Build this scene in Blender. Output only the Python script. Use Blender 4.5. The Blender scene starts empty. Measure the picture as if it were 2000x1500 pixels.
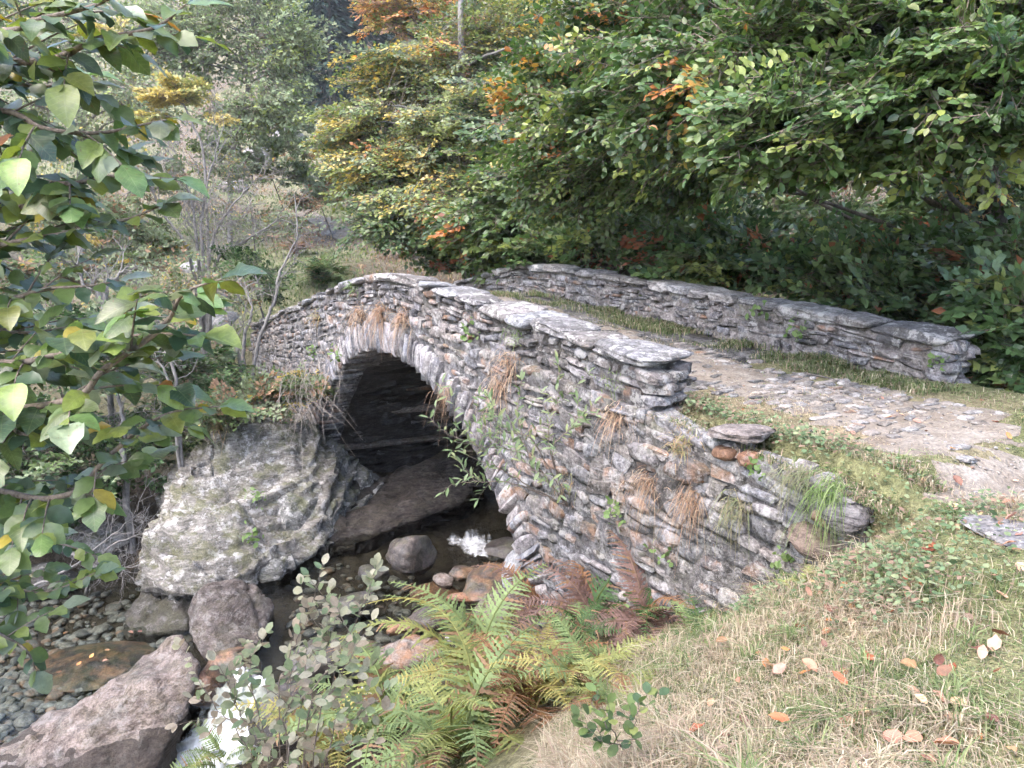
import bpy, bmesh, math, random
import numpy as np
from mathutils import Vector, Matrix, noise as mnoise

random.seed(11)
rng = np.random.default_rng(11)
SC = bpy.context.scene
COL = SC.collection

# ------------------------------------------------------------------ camera
PITCH = math.radians(12.0)
FPX = 1502.0
CAM = np.array([0.0, 0.0, 1.6])
cd = bpy.data.cameras.new('camera')
cd.sensor_width = 36.0
cd.lens = 36.0 * FPX / 2000.0
cd.clip_end = 2000.0
cd.clip_start = 0.05
camo = bpy.data.objects.new('camera', cd)
COL.objects.link(camo)
camo.location = CAM
camo.rotation_euler = (math.pi / 2 - PITCH, 0, 0)
SC.camera = camo

# ------------------------------------------------------------------ light: bright overcast
SUN_EL, SUN_AZ = math.radians(58), math.radians(-128)   # azimuth from +Y clockwise: behind left
W = bpy.data.worlds.new('World')
SC.world = W
W.use_nodes = True
wn = W.node_tree
sky = wn.nodes.new('ShaderNodeTexSky')
sky.sky_type = 'NISHITA'
sky.sun_disc = False
sky.sun_elevation = SUN_EL
sky.sun_rotation = SUN_AZ
sky.air_density = 1.0
sky.dust_density = 3.0
sky.ozone_density = 1.0
bgn = wn.nodes['Background']
wn.links.new(sky.outputs[0], bgn.inputs[0])
bgn.inputs[1].default_value = 0.15
sd = bpy.data.lights.new('sun', 'SUN')
sd.energy = 0.9
sd.angle = math.radians(70)
sd.color = (1.0, 0.975, 0.955)
suno = bpy.data.objects.new('sun', sd)
COL.objects.link(suno)
_dir = Vector((math.sin(SUN_AZ) * math.cos(SUN_EL), math.cos(SUN_AZ) * math.cos(SUN_EL), math.sin(SUN_EL)))
suno.rotation_euler = _dir.to_track_quat('Z', 'Y').to_euler()
suno.location = (0, 0, 30)
vs = SC.view_settings
vs.view_transform = 'Standard'
vs.look = 'None'
vs.gamma = 1.0
vs.use_curve_mapping = False
vs.exposure = 2.25
SC.render.engine = 'CYCLES'
SC.cycles.use_denoising = True
SC.cycles.use_adaptive_sampling = True
SC.cycles.adaptive_threshold = 0.04
SC.cycles.adaptive_min_samples = 8
SC.cycles.max_bounces = 3
SC.cycles.diffuse_bounces = 2
SC.cycles.glossy_bounces = 2
SC.cycles.transmission_bounces = 3
SC.cycles.transparent_max_bounces = 8
SC.cycles.volume_bounces = 1
SC.cycles.caustics_reflective = False
SC.cycles.caustics_refractive = False

# ------------------------------------------------------------------ geometry of the place
_F = np.array([0, math.cos(PITCH), -math.sin(PITCH)])
_U = np.array([0, math.sin(PITCH), math.cos(PITCH)])
_R = np.array([1.0, 0, 0])
def at(u, v, d):
    """world point seen at pixel (u, v) of the 2000x1500 photograph at depth d metres"""
    return CAM + d * (_F + (u - 1000) / FPX * _R + (750 - v) / FPX * _U)
def atz(u, v, z):
    r = _F + (u - 1000) / FPX * _R + (750 - v) / FPX * _U
    return CAM + (z - CAM[2]) / r[2] * r
def depth(P):
    return (np.asarray(P) - CAM) @ _F
A2 = np.array([-0.515, 0.857]); A2 = A2 / np.linalg.norm(A2)      # the bridge's axis, away from the camera
N2 = np.array([A2[1], -A2[0]])                                    # across the bridge, to the right
O2 = np.array([1.13, 6.51])                                       # near end of the left face
PHI = math.atan2(A2[1], A2[0])
def sw(x, y):
    dx, dy = np.asarray(x) - O2[0], np.asarray(y) - O2[1]
    return dx * A2[0] + dy * A2[1], dx * N2[0] + dy * N2[1]
def bw(s, w, z=0.0):
    return np.array([O2[0] + s * A2[0] + w * N2[0], O2[1] + s * A2[1] + w * N2[1], z])
ARC_S, ARC_Z, ARC_R, RING = 5.75, -5.05, 4.70, 0.45
def deck(s): return np.interp(s, [-4, 0, 2.2, 5, 6.5, 8, 10, 14.5, 18], [0, 0, .08, .25, .30, .20, -.25, -1.15, -1.5])
def ptop(s): return np.interp(s, [-0.4, 0.1, 1.78, 4.2, 5.7, 6.6, 7.5, 10, 14.5, 17], [.44, .45, .56, .74, .82, .75, .62, .09, -.87, -1.3])
def rtop(s): return np.interp(s, [-1.2, 1.45, 4, 6.6, 7.4, 9.5, 14], [.46, .62, .74, .83, .80, .39, -.6])
def sstep(x, a, b):
    t = np.clip((np.asarray(x, float) - a) / (b - a), 0, 1)
    return t * t * (3 - 2 * t)
def vnoise(x, y, sc, seed=0):
    """cheap smooth value noise, vectorised, about -1..1"""
    x = np.asarray(x, float) * sc + seed * 17.3; y = np.asarray(y, float) * sc + seed * 9.1
    xi, yi = np.floor(x).astype(int), np.floor(y).astype(int)
    fx, fy = x - xi, y - yi
    fx, fy = fx * fx * (3 - 2 * fx), fy * fy * (3 - 2 * fy)
    def h(i, j):
        n = (i * 374761393 + j * 668265263 + seed * 1442695) & 0x7fffffff
        n = ((n ^ (n >> 13)) * 1274126177) & 0x7fffffff
        return ((n ^ (n >> 16)) & 0xffff) / 32767.5 - 1
    return (h(xi, yi) * (1 - fx) + h(xi + 1, yi) * fx) * (1 - fy) + (h(xi, yi + 1) * (1 - fx) + h(xi + 1, yi + 1) * fx) * fy

WATER_UP, WATER_POOL = -3.85, -4.10
_cp = [
    # grassy bank on the camera's side
    (3, .3, 0), (3, 2.5, .0), (3.4, 4, .0), (6, 3, .05), (6, 0, .05), (9, 4, .0), (0, 0, -.02), (-.5, .2, -.1), (.3, 1.0, -.05), (2, -2, 0), (-2, -2, -.5),
    (.15, 1.9, -.30), (.40, 2.6, -.55), (.85, 3.6, -.80), (1.15, 4.6, -1.15), (1.40, 5.85, -1.72), (1.72, 5.25, -1.24), (1.98, 4.85, -.78), (2.25, 4.4, -.34),
    (1.6, 3.5, -.38), (1.35, 2.5, -.2), (2.2, 3.2, -.1), (2.75, 4.2, -.03),
    # slope below the bank, ferns
    (-.3, 2.6, -1.1), (-.25, 3.4, -1.55), (.1, 4.2, -1.75), (.35, 5.4, -2.1), (.75, 6.9, -2.3), (.35, 7.6, -2.75), (-.7, 4.3, -2.3), (-.8, 5.5, -2.7), (-.4, 6.6, -2.75),
    (-1.4, 1.0, -1.3), (-1.6, 2.5, -2.4), (-1.6, 4.2, -3.0),
]
_low = [
    (-.6, 8.3, -3.0), (-1.6, 7.6, -3.05), (-1.8, 9.3, -3.1), (-1.9, 6.6, -3.05), (-2.6, 7.0, -3.0),
    (-2.9, 6.1, -3.5), (-2.6, 5.0, -4.0), (-3.2, 3.0, -4.3), (-4.0, 0, -4.6),
    (-4.4, 7.3, -3.18), (-5.0, 6.3, -3.15), (-4.7, 8.4, -3.25), (-5.8, 7.4, -3.12), (-6.2, 8.4, -3.1), (-5.6, 5.2, -3.2), (-6.6, 6.6, -3.1), (-5.8, 3.5, -3.6), (-8, 4.5, -2.6),
    # left bank
    (-6.3, 9.7, -2.75), (-7.6, 9.2, -2.6), (-5.4, 10.8, -2.7), (-8.5, 12, -2.0), (-6.2, 13.5, -2.3), (-11, 9, -1.6), (-10, 6, -1.8), (-16, 8, -.3), (-14, 16, -.8), (-8.5, 17.5, -1.7),
]
_cp += [tuple(CAM + 1.24 * (np.array(q) - CAM)) for q in _low]      # gorge floor and left bank
for s, w, z in [(4.3, 1, -4.15), (5.0, 3, -4.1), (5.2, 6, -3.9), (5.0, 10, -3.1), (5, 16, -2.2), (2.2, 5, -2.3), (1.0, 6, -1.0), (-1.5, 5.5, -.9), (-3, 8, -.8), (1, 10, -1.0),
                (8.4, 1.5, -4.2), (9.6, 1.8, -4.3), (10.2, 1.8, -3.9), (9.2, 4.5, -2.6), (10, 7, -.8), (9.5, 12, -.4), (10.5, -.6, -2.6), (13, -.8, -2.4), (16, -.8, -2.2), (16.5, 1.8, -1.45), (18, 6, -.8),
                (2, 15, -.8), (-4, 13, -.5), (12, 18, .4)]:
    p = bw(s, w, z); _cp.append(tuple(p))
_cp += [(-9, 24, -1.0), (-5.5, 25, -.2), (0, 24, -.1), (-7, 31, .9), (0, 30, .8), (-16, 28, .6), (9, 28, .8), (18, 20, .6), (-9, 40, 2.6), (4, 40, 2.8), (20, 38, 3.5), (-22, 38, 3.0), (-12, 60, 9.5), (0, 60, 9.0),
        (20, 60, 11), (-35, 60, 11), (-40, 30, 4), (40, 30, 5), (-40, 5, 3), (40, 5, 1), (0, 95, 27), (-45, 95, 28), (45, 95, 30), (0, 140, 55), (-60, 140, 55), (60, 140, 58), (0, -10, 0), (-20, -10, -1), (20, -10, 1)]
_cp = np.array(_cp, float)
def _ker(d2): return 0.5 * d2 * np.log(d2 + 1e-9)
_n = len(_cp)
_K = _ker(((_cp[:, None, :2] - _cp[None, :, :2]) ** 2).sum(-1)) + np.eye(_n) * 0.02
_Pm = np.c_[np.ones(_n), _cp[:, :2]]
_sol = np.linalg.solve(np.block([[_K, _Pm], [_Pm.T, np.zeros((3, 3))]]), np.r_[_cp[:, 2], 0, 0, 0])
def lower(x, y):
    x = np.asarray(x, float).ravel(); y = np.asarray(y, float).ravel()
    out = np.empty_like(x)
    for i in range(0, len(x), 20000):
        q = np.c_[x[i:i + 20000], y[i:i + 20000]]
        out[i:i + 20000] = _ker(((q[:, None] - _cp[None, :, :2]) ** 2).sum(-1)) @ _sol[:_n] + _sol[_n] + q @ _sol[_n + 1:]
    return out
def ground(x, y):
    x = np.asarray(x, float); sh = x.shape; x = x.ravel(); y = np.asarray(y, float).ravel()
    L = lower(x, y)
    s, w = sw(x, y)
    near = sstep(w, .06, .28) * (1 - sstep(w, 3.45, 4.3)) * (1 - sstep(s, .9, 1.35)) * sstep(s, -2.7, -2.1)
    far = sstep(w, .1, .3) * (1 - sstep(w, 3.5, 4.0)) * sstep(s, 10.6, 11.1) * (1 - sstep(s, 15, 17.5))
    z = L * (1 - near) + (deck(s) - .012) * near
    z = z * (1 - far) + (deck(s) - .012) * far
    far_amp = sstep(np.hypot(x, y), 12, 40)
    z = z + .025 * vnoise(x, y, 1.7, 3) + .012 * vnoise(x, y, 5, 4) + far_amp * (.35 * vnoise(x, y, .22, 5) + .15 * vnoise(x, y, .6, 6))
    return z.reshape(sh)
def gz(x, y): return float(ground(np.array([x]), np.array([y]))[0])
def hit_ground(u, v, d0=1.5, d1=90):
    """where the ray through a photograph pixel meets the ground sheet"""
    ds = np.geomspace(d0, d1, 500)
    P = CAM + ds[:, None] * (_F + (u - 1000) / FPX * _R + (750 - v) / FPX * _U)
    b = np.nonzero(P[:, 2] < ground(P[:, 0], P[:, 1]))[0]
    return P[b[0]] if len(b) else P[-1]

# ------------------------------------------------------------------ mesh helpers
def lin(o): COL.objects.link(o); return o
def mesh_np(name, V, F, mat, col=None, smooth=False):
    V = np.asarray(V, np.float32).reshape(-1, 3); F = np.asarray(F, np.int32)
    me = bpy.data.meshes.new(name)
    me.vertices.add(len(V)); me.vertices.foreach_set('co', V.ravel())
    k = F.shape[1]
    me.loops.add(F.size); me.loops.foreach_set('vertex_index', F.ravel())
    me.polygons.add(len(F)); me.polygons.foreach_set('loop_start', np.arange(0, F.size, k, dtype=np.int32))
    if smooth: me.polygons.foreach_set('use_smooth', np.ones(len(F), bool))
    if col is not None:
        c = np.ones((len(V), 4), np.float32); c[:, :3] = col
        me.attributes.new('col', 'FLOAT_COLOR', 'POINT').data.foreach_set('color', c.ravel())
    me.update(calc_edges=True)
    if mat is not None: me.materials.append(mat)
    return me
class Geo:
    """collects quads"""
    def __init__(s): s.V = []; s.F = []; s.C = []; s.n = 0
    def add(s, V, F, col=None):
        V = np.asarray(V, float).reshape(-1, 3)
        s.V.append(V); s.F.append(np.asarray(F, int) + s.n); s.n += len(V)
        if col is not None: s.C.append(np.broadcast_to(np.asarray(col, float), V.shape))
    def mesh(s, name, mat, smooth=False, origin=(0, 0, 0)):
        return mesh_np(name, np.concatenate(s.V) - np.asarray(origin), np.concatenate(s.F), mat, np.concatenate(s.C) if s.C else None, smooth)
    def tube(s, pts, r, sides=5, col=None):
        pts = np.asarray(pts, float); m = len(pts)
        r = np.broadcast_to(np.asarray(r, float), (m,))
        T = np.gradient(pts, axis=0); T /= np.linalg.norm(T, axis=1, keepdims=True) + 1e-9
        ref = np.array([0.31, 0.2, 1.0]) if abs(T[:, 2].mean()) < .8 else np.array([1.0, .2, .1])
        X = np.cross(T, ref); X /= np.linalg.norm(X, axis=1, keepdims=True) + 1e-9
        Y = np.cross(T, X)
        a = np.arange(sides) * 2 * math.pi / sides
        V = pts[:, None] + r[:, None, None] * (np.cos(a)[None, :, None] * X[:, None] + np.sin(a)[None, :, None] * Y[:, None])
        i = np.arange(m - 1)[:, None] * sides; j = np.arange(sides)[None]; k = (j + 1) % sides
        F = np.stack([i + j, i + k, i + sides + k, i + sides + j], -1).reshape(-1, 4)
        s.add(V, F, col)
def obj(name, me, parent=None, loc=None):
    o = lin(bpy.data.objects.new(name, me))
    if loc is not None: o.location = loc
    if parent is not None:
        o.parent = parent
        o.matrix_parent_inverse = Matrix.Translation(parent.location).inverted()
    return o
def thing(name, label, cat, loc, group=None):
    o = bpy.data.objects.new(name, None); lin(o); o.location = loc; o.empty_display_size = .1
    return tag(o, label, cat, group)
def tag(o, label=None, cat=None, group=None, kind=None):
    if label: o['label'] = label
    if cat: o['category'] = cat
    if group: o['group'] = group
    if kind: o['kind'] = kind
    return o
def bez(p0, p1, p2, n):
    t = np.linspace(0, 1, n)[:, None]
    return (1 - t) ** 2 * np.asarray(p0) + 2 * t * (1 - t) * np.asarray(p1) + t * t * np.asarray(p2)
def unit(v): return v / (np.linalg.norm(v, axis=-1, keepdims=True) + 1e-9)
def smooth_path(P, n):
    """Catmull-Rom through points"""
    P = np.asarray(P, float); P = np.vstack([2 * P[0] - P[1], P, 2 * P[-1] - P[-2]])
    out = []
    for i in range(1, len(P) - 2):
        t = np.linspace(0, 1, n, endpoint=False)[:, None]
        a, b, c, d = P[i - 1], P[i], P[i + 1], P[i + 2]
        out.append(.5 * (2 * b + (c - a) * t + (2 * a - 5 * b + 4 * c - d) * t * t + (3 * b - a - 3 * c + d) * t ** 3))
    out.append(P[-2:-1])
    return np.vstack(out)

# ------------------------------------------------------------------ materials
def new_mat(name):
    m = bpy.data.materials.new(name); m.use_nodes = True
    nt = m.node_tree
    return m, nt, nt.nodes['Principled BSDF'], nt.nodes['Material Output']
def N(nt, typ, **kw):
    n = nt.nodes.new(typ)
    for k, v in kw.items():
        if k in ('operation', 'blend_type', 'data_type', 'attribute_name', 'feature', 'musgrave_type', 'noise_dimensions', 'distance'): setattr(n, k, v)
        else: n.inputs[k].default_value = v
    return n
def noise_f(nt, vec, scale, detail=4, rough=.6):
    n = N(nt, 'ShaderNodeTexNoise', Scale=scale, Detail=detail, Roughness=rough)
    if vec is not None: nt.links.new(vec, n.inputs['Vector'])
    return n.outputs[0]
def ramp(nt, fac, stops):
    n = nt.nodes.new('ShaderNodeValToRGB'); nt.links.new(fac, n.inputs[0])
    cr = n.color_ramp
    while len(cr.elements) < len(stops): cr.elements.new(.5)
    for e, (p, c) in zip(cr.elements, stops):
        e.position = p; e.color = (*c, 1) if len(c) == 3 else c
    return n.outputs[0]
def mixc(nt, fac, a, b, mode='MIX'):
    n = nt.nodes.new('ShaderNodeMix'); n.data_type = 'RGBA'; n.blend_type = mode
    for sock, v in ((n.inputs[0], fac), (n.inputs[6], a), (n.inputs[7], b)):
        if hasattr(v, 'is_linked'): nt.links.new(v, sock)
        elif isinstance(v, (int, float)): sock.default_value = v
        else: sock.default_value = (*v, 1)
    return n.outputs[2]
def mathn(nt, op, a, b=None):
    n = nt.nodes.new('ShaderNodeMath'); n.operation = op
    for i, v in enumerate((a, b)):
        if v is None: continue
        if hasattr(v, 'is_linked'): nt.links.new(v, n.inputs[i])
        else: n.inputs[i].default_value = v
    return n.outputs[0]
def bump(nt, h, strength, dist, bsdf):
    n = N(nt, 'ShaderNodeBump', Strength=strength, Distance=dist)
    nt.links.new(h, n.inputs['Height']); nt.links.new(n.outputs[0], bsdf.inputs['Normal'])
def pos(nt): return nt.nodes.new('ShaderNodeNewGeometry').outputs['Position']

def mat_leaf(name, rough=.36, trans=.3, spec=.6):
    m, nt, b, out = new_mat(name)
    at_ = N(nt, 'ShaderNodeAttribute', attribute_name='col')
    b.inputs['Roughness'].default_value = rough
    b.inputs['Specular IOR Level'].default_value = spec
    c = at_.outputs['Color']
    nz = noise_f(nt, pos(nt), 60, 2)
    c = mixc(nt, .35, c, ramp(nt, nz, [(.3, (.35, .35, .3)), (.7, (.75, .75, .7))]), 'OVERLAY')
    nt.links.new(c, b.inputs['Base Color'])
    t = nt.nodes.new('ShaderNodeBsdfTranslucent')
    hs = N(nt, 'ShaderNodeHueSaturation', Saturation=1.15, Value=1.5)
    nt.links.new(c, hs.inputs['Color']); nt.links.new(hs.outputs[0], t.inputs[0])
    mx = nt.nodes.new('ShaderNodeMixShader'); mx.inputs[0].default_value = trans
    nt.links.new(b.outputs[0], mx.inputs[1]); nt.links.new(t.outputs[0], mx.inputs[2])
    nt.links.new(mx.outputs[0], out.inputs[0])
    return m
def mat_flat_leaf(name, colr, rough=.45, trans=.3, vein=True):
    """leaf whose colour varies from object to object"""
    m, nt, b, out = new_mat(name)
    oi = nt.nodes.new('ShaderNodeObjectInfo')
    hs = N(nt, 'ShaderNodeHueSaturation', Saturation=1.0, Value=1.0, Color=(*colr, 1))
    v = mathn(nt, 'MULTIPLY_ADD', oi.outputs['Random'], .7); v.node.inputs[2].default_value = .65
    nt.links.new(v, hs.inputs['Value'])
    hh = mathn(nt, 'MULTIPLY_ADD', oi.outputs['Random'], .05); hh.node.inputs[2].default_value = .475
    nt.links.new(hh, hs.inputs['Hue'])
    gen = nt.nodes.new('ShaderNodeTexCoord').outputs['Generated']
    sg = nt.nodes.new('ShaderNodeSeparateXYZ'); nt.links.new(gen, sg.inputs[0])
    ay = mathn(nt, 'ABSOLUTE', mathn(nt, 'SUBTRACT', sg.outputs[1], .5))
    ph = mathn(nt, 'MULTIPLY', mathn(nt, 'SUBTRACT', sg.outputs[0], mathn(nt, 'MULTIPLY', ay, .55)), 8)
    vn = mathn(nt, 'ABSOLUTE', mathn(nt, 'SUBTRACT', mathn(nt, 'FRACT', ph), .5))
    vein_ = mathn(nt, 'MAXIMUM', mathn(nt, 'LESS_THAN', vn, .06), mathn(nt, 'LESS_THAN', ay, .018))
    b.inputs['Specular IOR Level'].default_value = .75
    c = mixc(nt, mathn(nt, 'MULTIPLY', vein_, .16), hs.outputs[0], (.34, .36, .20))
    c = mixc(nt, .5, c, ramp(nt, noise_f(nt, pos(nt), 45, 2), [(.3, (.3, .3, .26)), (.7, (.8, .78, .7))]), 'OVERLAY')
    sp = ramp(nt, noise_f(nt, pos(nt), 70, 2), [(.66, (0, 0, 0)), (.72, (1, 1, 1))])
    c = mixc(nt, mathn(nt, 'MULTIPLY', sp, .6), c, (.16, .07, .025))
    nt.links.new(c, b.inputs['Base Color'])
    b.inputs['Roughness'].default_value = rough
    t = nt.nodes.new('ShaderNodeBsdfTranslucent')
    h2 = N(nt, 'ShaderNodeHueSaturation', Saturation=1.2, Value=1.6)
    nt.links.new(c, h2.inputs['Color']); nt.links.new(h2.outputs[0], t.inputs[0])
    mx = nt.nodes.new('ShaderNodeMixShader'); mx.inputs[0].default_value = trans
    nt.links.new(b.outputs[0], mx.inputs[1]); nt.links.new(t.outputs[0], mx.inputs[2])
    nt.links.new(mx.outputs[0], out.inputs[0])
    return m
def mat_bark(name, c0, c1, scale=9):
    m, nt, b, out = new_mat(name)
    p = pos(nt)
    mp = N(nt, 'ShaderNodeMapping', Scale=(1, 1, .35)); nt.links.new(p, mp.inputs[0])
    n1 = noise_f(nt, mp.outputs[0], scale * 3, 3, .7)
    c = ramp(nt, n1, [(.3, c0), (.65, c1)])
    li = ramp(nt, noise_f(nt, p, 5, 3), [(.6, (0, 0, 0)), (.75, (1, 1, 1))])
    c = mixc(nt, mathn(nt, 'MULTIPLY', li, .35), c, (.25, .26, .22))
    nt.links.new(c, b.inputs['Base Color']); b.inputs['Roughness'].default_value = .9
    bump(nt, n1, .6, .02, b)
    return m
def mat_stone(name, dark, light, lichen=.5, rust=.25, darkl=.5, moss=.0, strata=(1, 1, 1), scale=1.0, rough=.88, bumps=.8, wet=None):
    m, nt, b, out = new_mat(name)
    p = pos(nt)
    oi = nt.nodes.new('ShaderNodeObjectInfo')
    ar = N(nt, 'ShaderNodeAttribute', attribute_name='rnd')
    rnd = mathn(nt, 'FRACT', mathn(nt, 'ADD', oi.outputs['Random'], ar.outputs['Fac']))
    mp = N(nt, 'ShaderNodeMapping', Scale=strata, Rotation=(.25, -.35, .3)); nt.links.new(p, mp.inputs[0])
    q = mp.outputs[0]
    n1 = noise_f(nt, q, 11 * scale, 4, .75)
    n2 = noise_f(nt, p, 42 * scale, 2, .7)
    n3 = noise_f(nt, p, 2.1 * scale, 3, .65)
    c = ramp(nt, n1, [(.36, dark), (.60, light)])
    v = mathn(nt, 'MULTIPLY_ADD', rnd, .75); v.node.inputs[2].default_value = .6
    rb = mathn(nt, 'FRACT', mathn(nt, 'MULTIPLY', rnd, 3.77))
    c = mixc(nt, .45, c, ramp(nt, rb, [(.1, (.44, .50, .56)), (.4, (.5, .49, .5)), (.65, (.56, .50, .43)), (.9, (.5, .5, .47))]), 'OVERLAY')
    hs = N(nt, 'ShaderNodeHueSaturation'); nt.links.new(c, hs.inputs['Color']); nt.links.new(v, hs.inputs['Value'])
    c = hs.outputs[0]
    if rust > 0:
        r2 = mathn(nt, 'FRACT', mathn(nt, 'MULTIPLY', rnd, 7.31))
        fr = mathn(nt, 'MULTIPLY', mathn(nt, 'GREATER_THAN', r2, 1 - rust), ramp(nt, noise_f(nt, p, 5, 3), [(.42, (0, 0, 0)), (.62, (1, 1, 1))]))
        c = mixc(nt, mathn(nt, 'MULTIPLY', fr, .65), c, (.27, .14, .075))
    c = mixc(nt, .55, c, ramp(nt, n2, [(.3, (.2, .2, .2)), (.7, (.85, .85, .85))]), 'OVERLAY')
    if darkl > 0:
        f = ramp(nt, n3, [(.48, (0, 0, 0)), (.63, (1, 1, 1))])
        c = mixc(nt, mathn(nt, 'MULTIPLY', f, darkl), c, (.075, .068, .066))
    if lichen > 0:
        mus = noise_f(nt, p, 5.5 * scale, 5, .8)
        f = ramp(nt, mus, [(.53, (0, 0, 0)), (.585, (1, 1, 1))])
        c = mixc(nt, mathn(nt, 'MULTIPLY', f, lichen), c, (.52, .50, .485))
    if moss > 0:
        g = nt.nodes.new('ShaderNodeNewGeometry')
        sx = nt.nodes.new('ShaderNodeSeparateXYZ'); nt.links.new(g.outputs['Normal'], sx.inputs[0])
        up = ramp(nt, sx.outputs[2], [(.05, (.25, .25, .25)), (.6, (1, 1, 1))])
        f = mathn(nt, 'MULTIPLY', up, ramp(nt, noise_f(nt, p, 3.2 * scale, 3, .7), [(.47, (0, 0, 0)), (.6, (1, 1, 1))]))
        mc = ramp(nt, n2, [(.3, (.05, .055, .018)), (.7, (.15, .15, .05))])
        c = mixc(nt, mathn(nt, 'MULTIPLY', f, moss), c, mc)
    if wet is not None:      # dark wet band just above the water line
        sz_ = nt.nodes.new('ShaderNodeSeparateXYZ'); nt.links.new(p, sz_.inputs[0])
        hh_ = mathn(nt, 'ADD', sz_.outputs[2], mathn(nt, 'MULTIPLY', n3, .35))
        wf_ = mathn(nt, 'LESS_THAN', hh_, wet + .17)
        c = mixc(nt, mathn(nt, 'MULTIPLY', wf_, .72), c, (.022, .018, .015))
    nt.links.new(c, b.inputs['Base Color'])
    b.inputs['Roughness'].default_value = rough
    b.inputs['Specular IOR Level'].default_value = .25 if rough > .5 else .5
    h = mathn(nt, 'ADD', mathn(nt, 'MULTIPLY', n1, 1.0), mathn(nt, 'MULTIPLY', n2, .45))
    bump(nt, h, bumps, .035, b)
    return m

M = {}
M['wall'] = mat_stone('wall_stone', (.085, .078, .078), (.275, .255, .258), lichen=.42, rust=.22, darkl=.45, moss=.22)
M['parapet'] = mat_stone('parapet_stone', (.06, .055, .057), (.235, .218, .225), lichen=.5, rust=.14, darkl=.55, moss=.12)
M['coping'] = mat_stone('coping_stone', (.10, .094, .094), (.30, .283, .286), lichen=.65, rust=.06, darkl=.55, moss=.06, strata=(1, 1, 3))
M['voussoir'] = mat_stone('voussoir_stone', (.13, .122, .13), (.32, .30, .315), lichen=.5, rust=.08, darkl=.3, strata=(1.5, 1.5, .5))
M['mortar'] = mat_stone('mortar', (.06, .054, .054), (.215, .198, .2), lichen=.35, rust=0, darkl=.6, moss=.35, bumps=1.0)
M['rock'] = mat_stone('outcrop_rock', (.085, .08, .07), (.24, .225, .205), lichen=.65, rust=.0, darkl=.4, moss=.55, strata=(.6, .6, 2.8), scale=.9, bumps=1.0, wet=-3.82)
M['rock2'] = mat_stone('water_worn_rock', (.062, .044, .034), (.205, .162, .14), lichen=.16, rust=.3, darkl=.55, moss=.12, strata=(.8, .35, 2.6), bumps=.8, wet=-3.9)
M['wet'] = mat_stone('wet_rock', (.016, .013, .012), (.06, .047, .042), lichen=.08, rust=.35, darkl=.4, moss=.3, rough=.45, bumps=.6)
M['bed'] = mat_stone('damp_bedrock', (.010, .009, .009), (.048, .041, .039), lichen=.05, rust=0, darkl=.0, moss=.06, strata=(.6, .6, 4), rough=.85, bumps=1.0)  # near-black: the shade inside the arch is put into this rock colour
M['rusty'] = mat_stone('rusty_rock', (.10, .05, .032), (.25, .135, .08), lichen=.15, rust=0, darkl=.3, rough=.55, bumps=.6)
M['pale'] = mat_stone('pale_stone', (.18, .168, .168), (.38, .36, .355), lichen=.5, rust=.05, darkl=.2)
M['slab'] = mat_stone('dark_slab', (.035, .03, .03), (.16, .142, .14), lichen=.18, rust=.1, darkl=.6, strata=(.6, .6, 6), bumps=1.0)
M['pebble'] = mat_stone('pebble', (.05, .048, .044), (.17, .165, .152), lichen=.15, rust=.3, darkl=.3, rough=.5, bumps=.3)
M['white'] = mat_stone('white_rock', (.34, .31, .30), (.55, .52, .50), lichen=.3, rust=0, darkl=.12, bumps=.5)
M['cobble'] = mat_stone('cobble', (.12, .105, .095), (.27, .245, .23), lichen=.5, rust=.1, darkl=.25)
M['leaf'] = mat_leaf('leaf')
M['leaf_dull'] = mat_leaf('dull_leaf', rough=.6, trans=.28, spec=.3)
M['grass'] = mat_leaf('grass_blade', rough=.6, trans=.35, spec=.25)
M['bark'] = mat_bark('bark', (.045, .038, .034), (.15, .13, .118))
M['bark_grey'] = mat_bark('grey_bark', (.10, .09, .085), (.26, .24, .225))
M['twig'] = mat_bark('twig_bark', (.10, .075, .06), (.24, .19, .155), 20)
M['dryroot'] = mat_bark('dry_root', (.20, .165, .14), (.38, .33, .29), 20)

def mat_ground():
    m, nt, b, out = new_mat('ground_soil')
    a_ = N(nt, 'ShaderNodeAttribute', attribute_name='col')
    p = pos(nt)
    n1 = noise_f(nt, p, 9, 4, .75); n2 = noise_f(nt, p, 55, 2, .7)
    c = mixc(nt, .8, a_.outputs['Color'], ramp(nt, n1, [(.3, (.2, .2, .2)), (.7, (.8, .8, .78))]), 'OVERLAY')
    c = mixc(nt, .5, c, ramp(nt, n2, [(.3, (.15, .15, .15)), (.7, (.85, .85, .85))]), 'OVERLAY')
    nt.links.new(c, b.inputs['Base Color']); b.inputs['Roughness'].default_value = .95
    b.inputs['Specular IOR Level'].default_value = .1
    bump(nt, mathn(nt, 'ADD', n1, n2), .9, .05, b)
    return m
M['ground'] = mat_ground()
def mat_path():
    m, nt, b, out = new_mat('path_dirt')
    p = pos(nt)
    n1 = noise_f(nt, p, 3, 5, .72); n2 = noise_f(nt, p, 40, 2, .7)
    c = ramp(nt, n1, [(.3, (.15, .115, .085)), (.5, (.215, .18, .148)), (.68, (.31, .275, .24))])
    c = mixc(nt, .5, c, ramp(nt, n2, [(.3, (.2, .2, .2)), (.7, (.85, .85, .85))]), 'OVERLAY')
    nt.links.new(c, b.inputs['Base Color']); b.inputs['Roughness'].default_value = .95
    bump(nt, n2, .7, .03, b)
    return m
M['path'] = mat_path()
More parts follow.
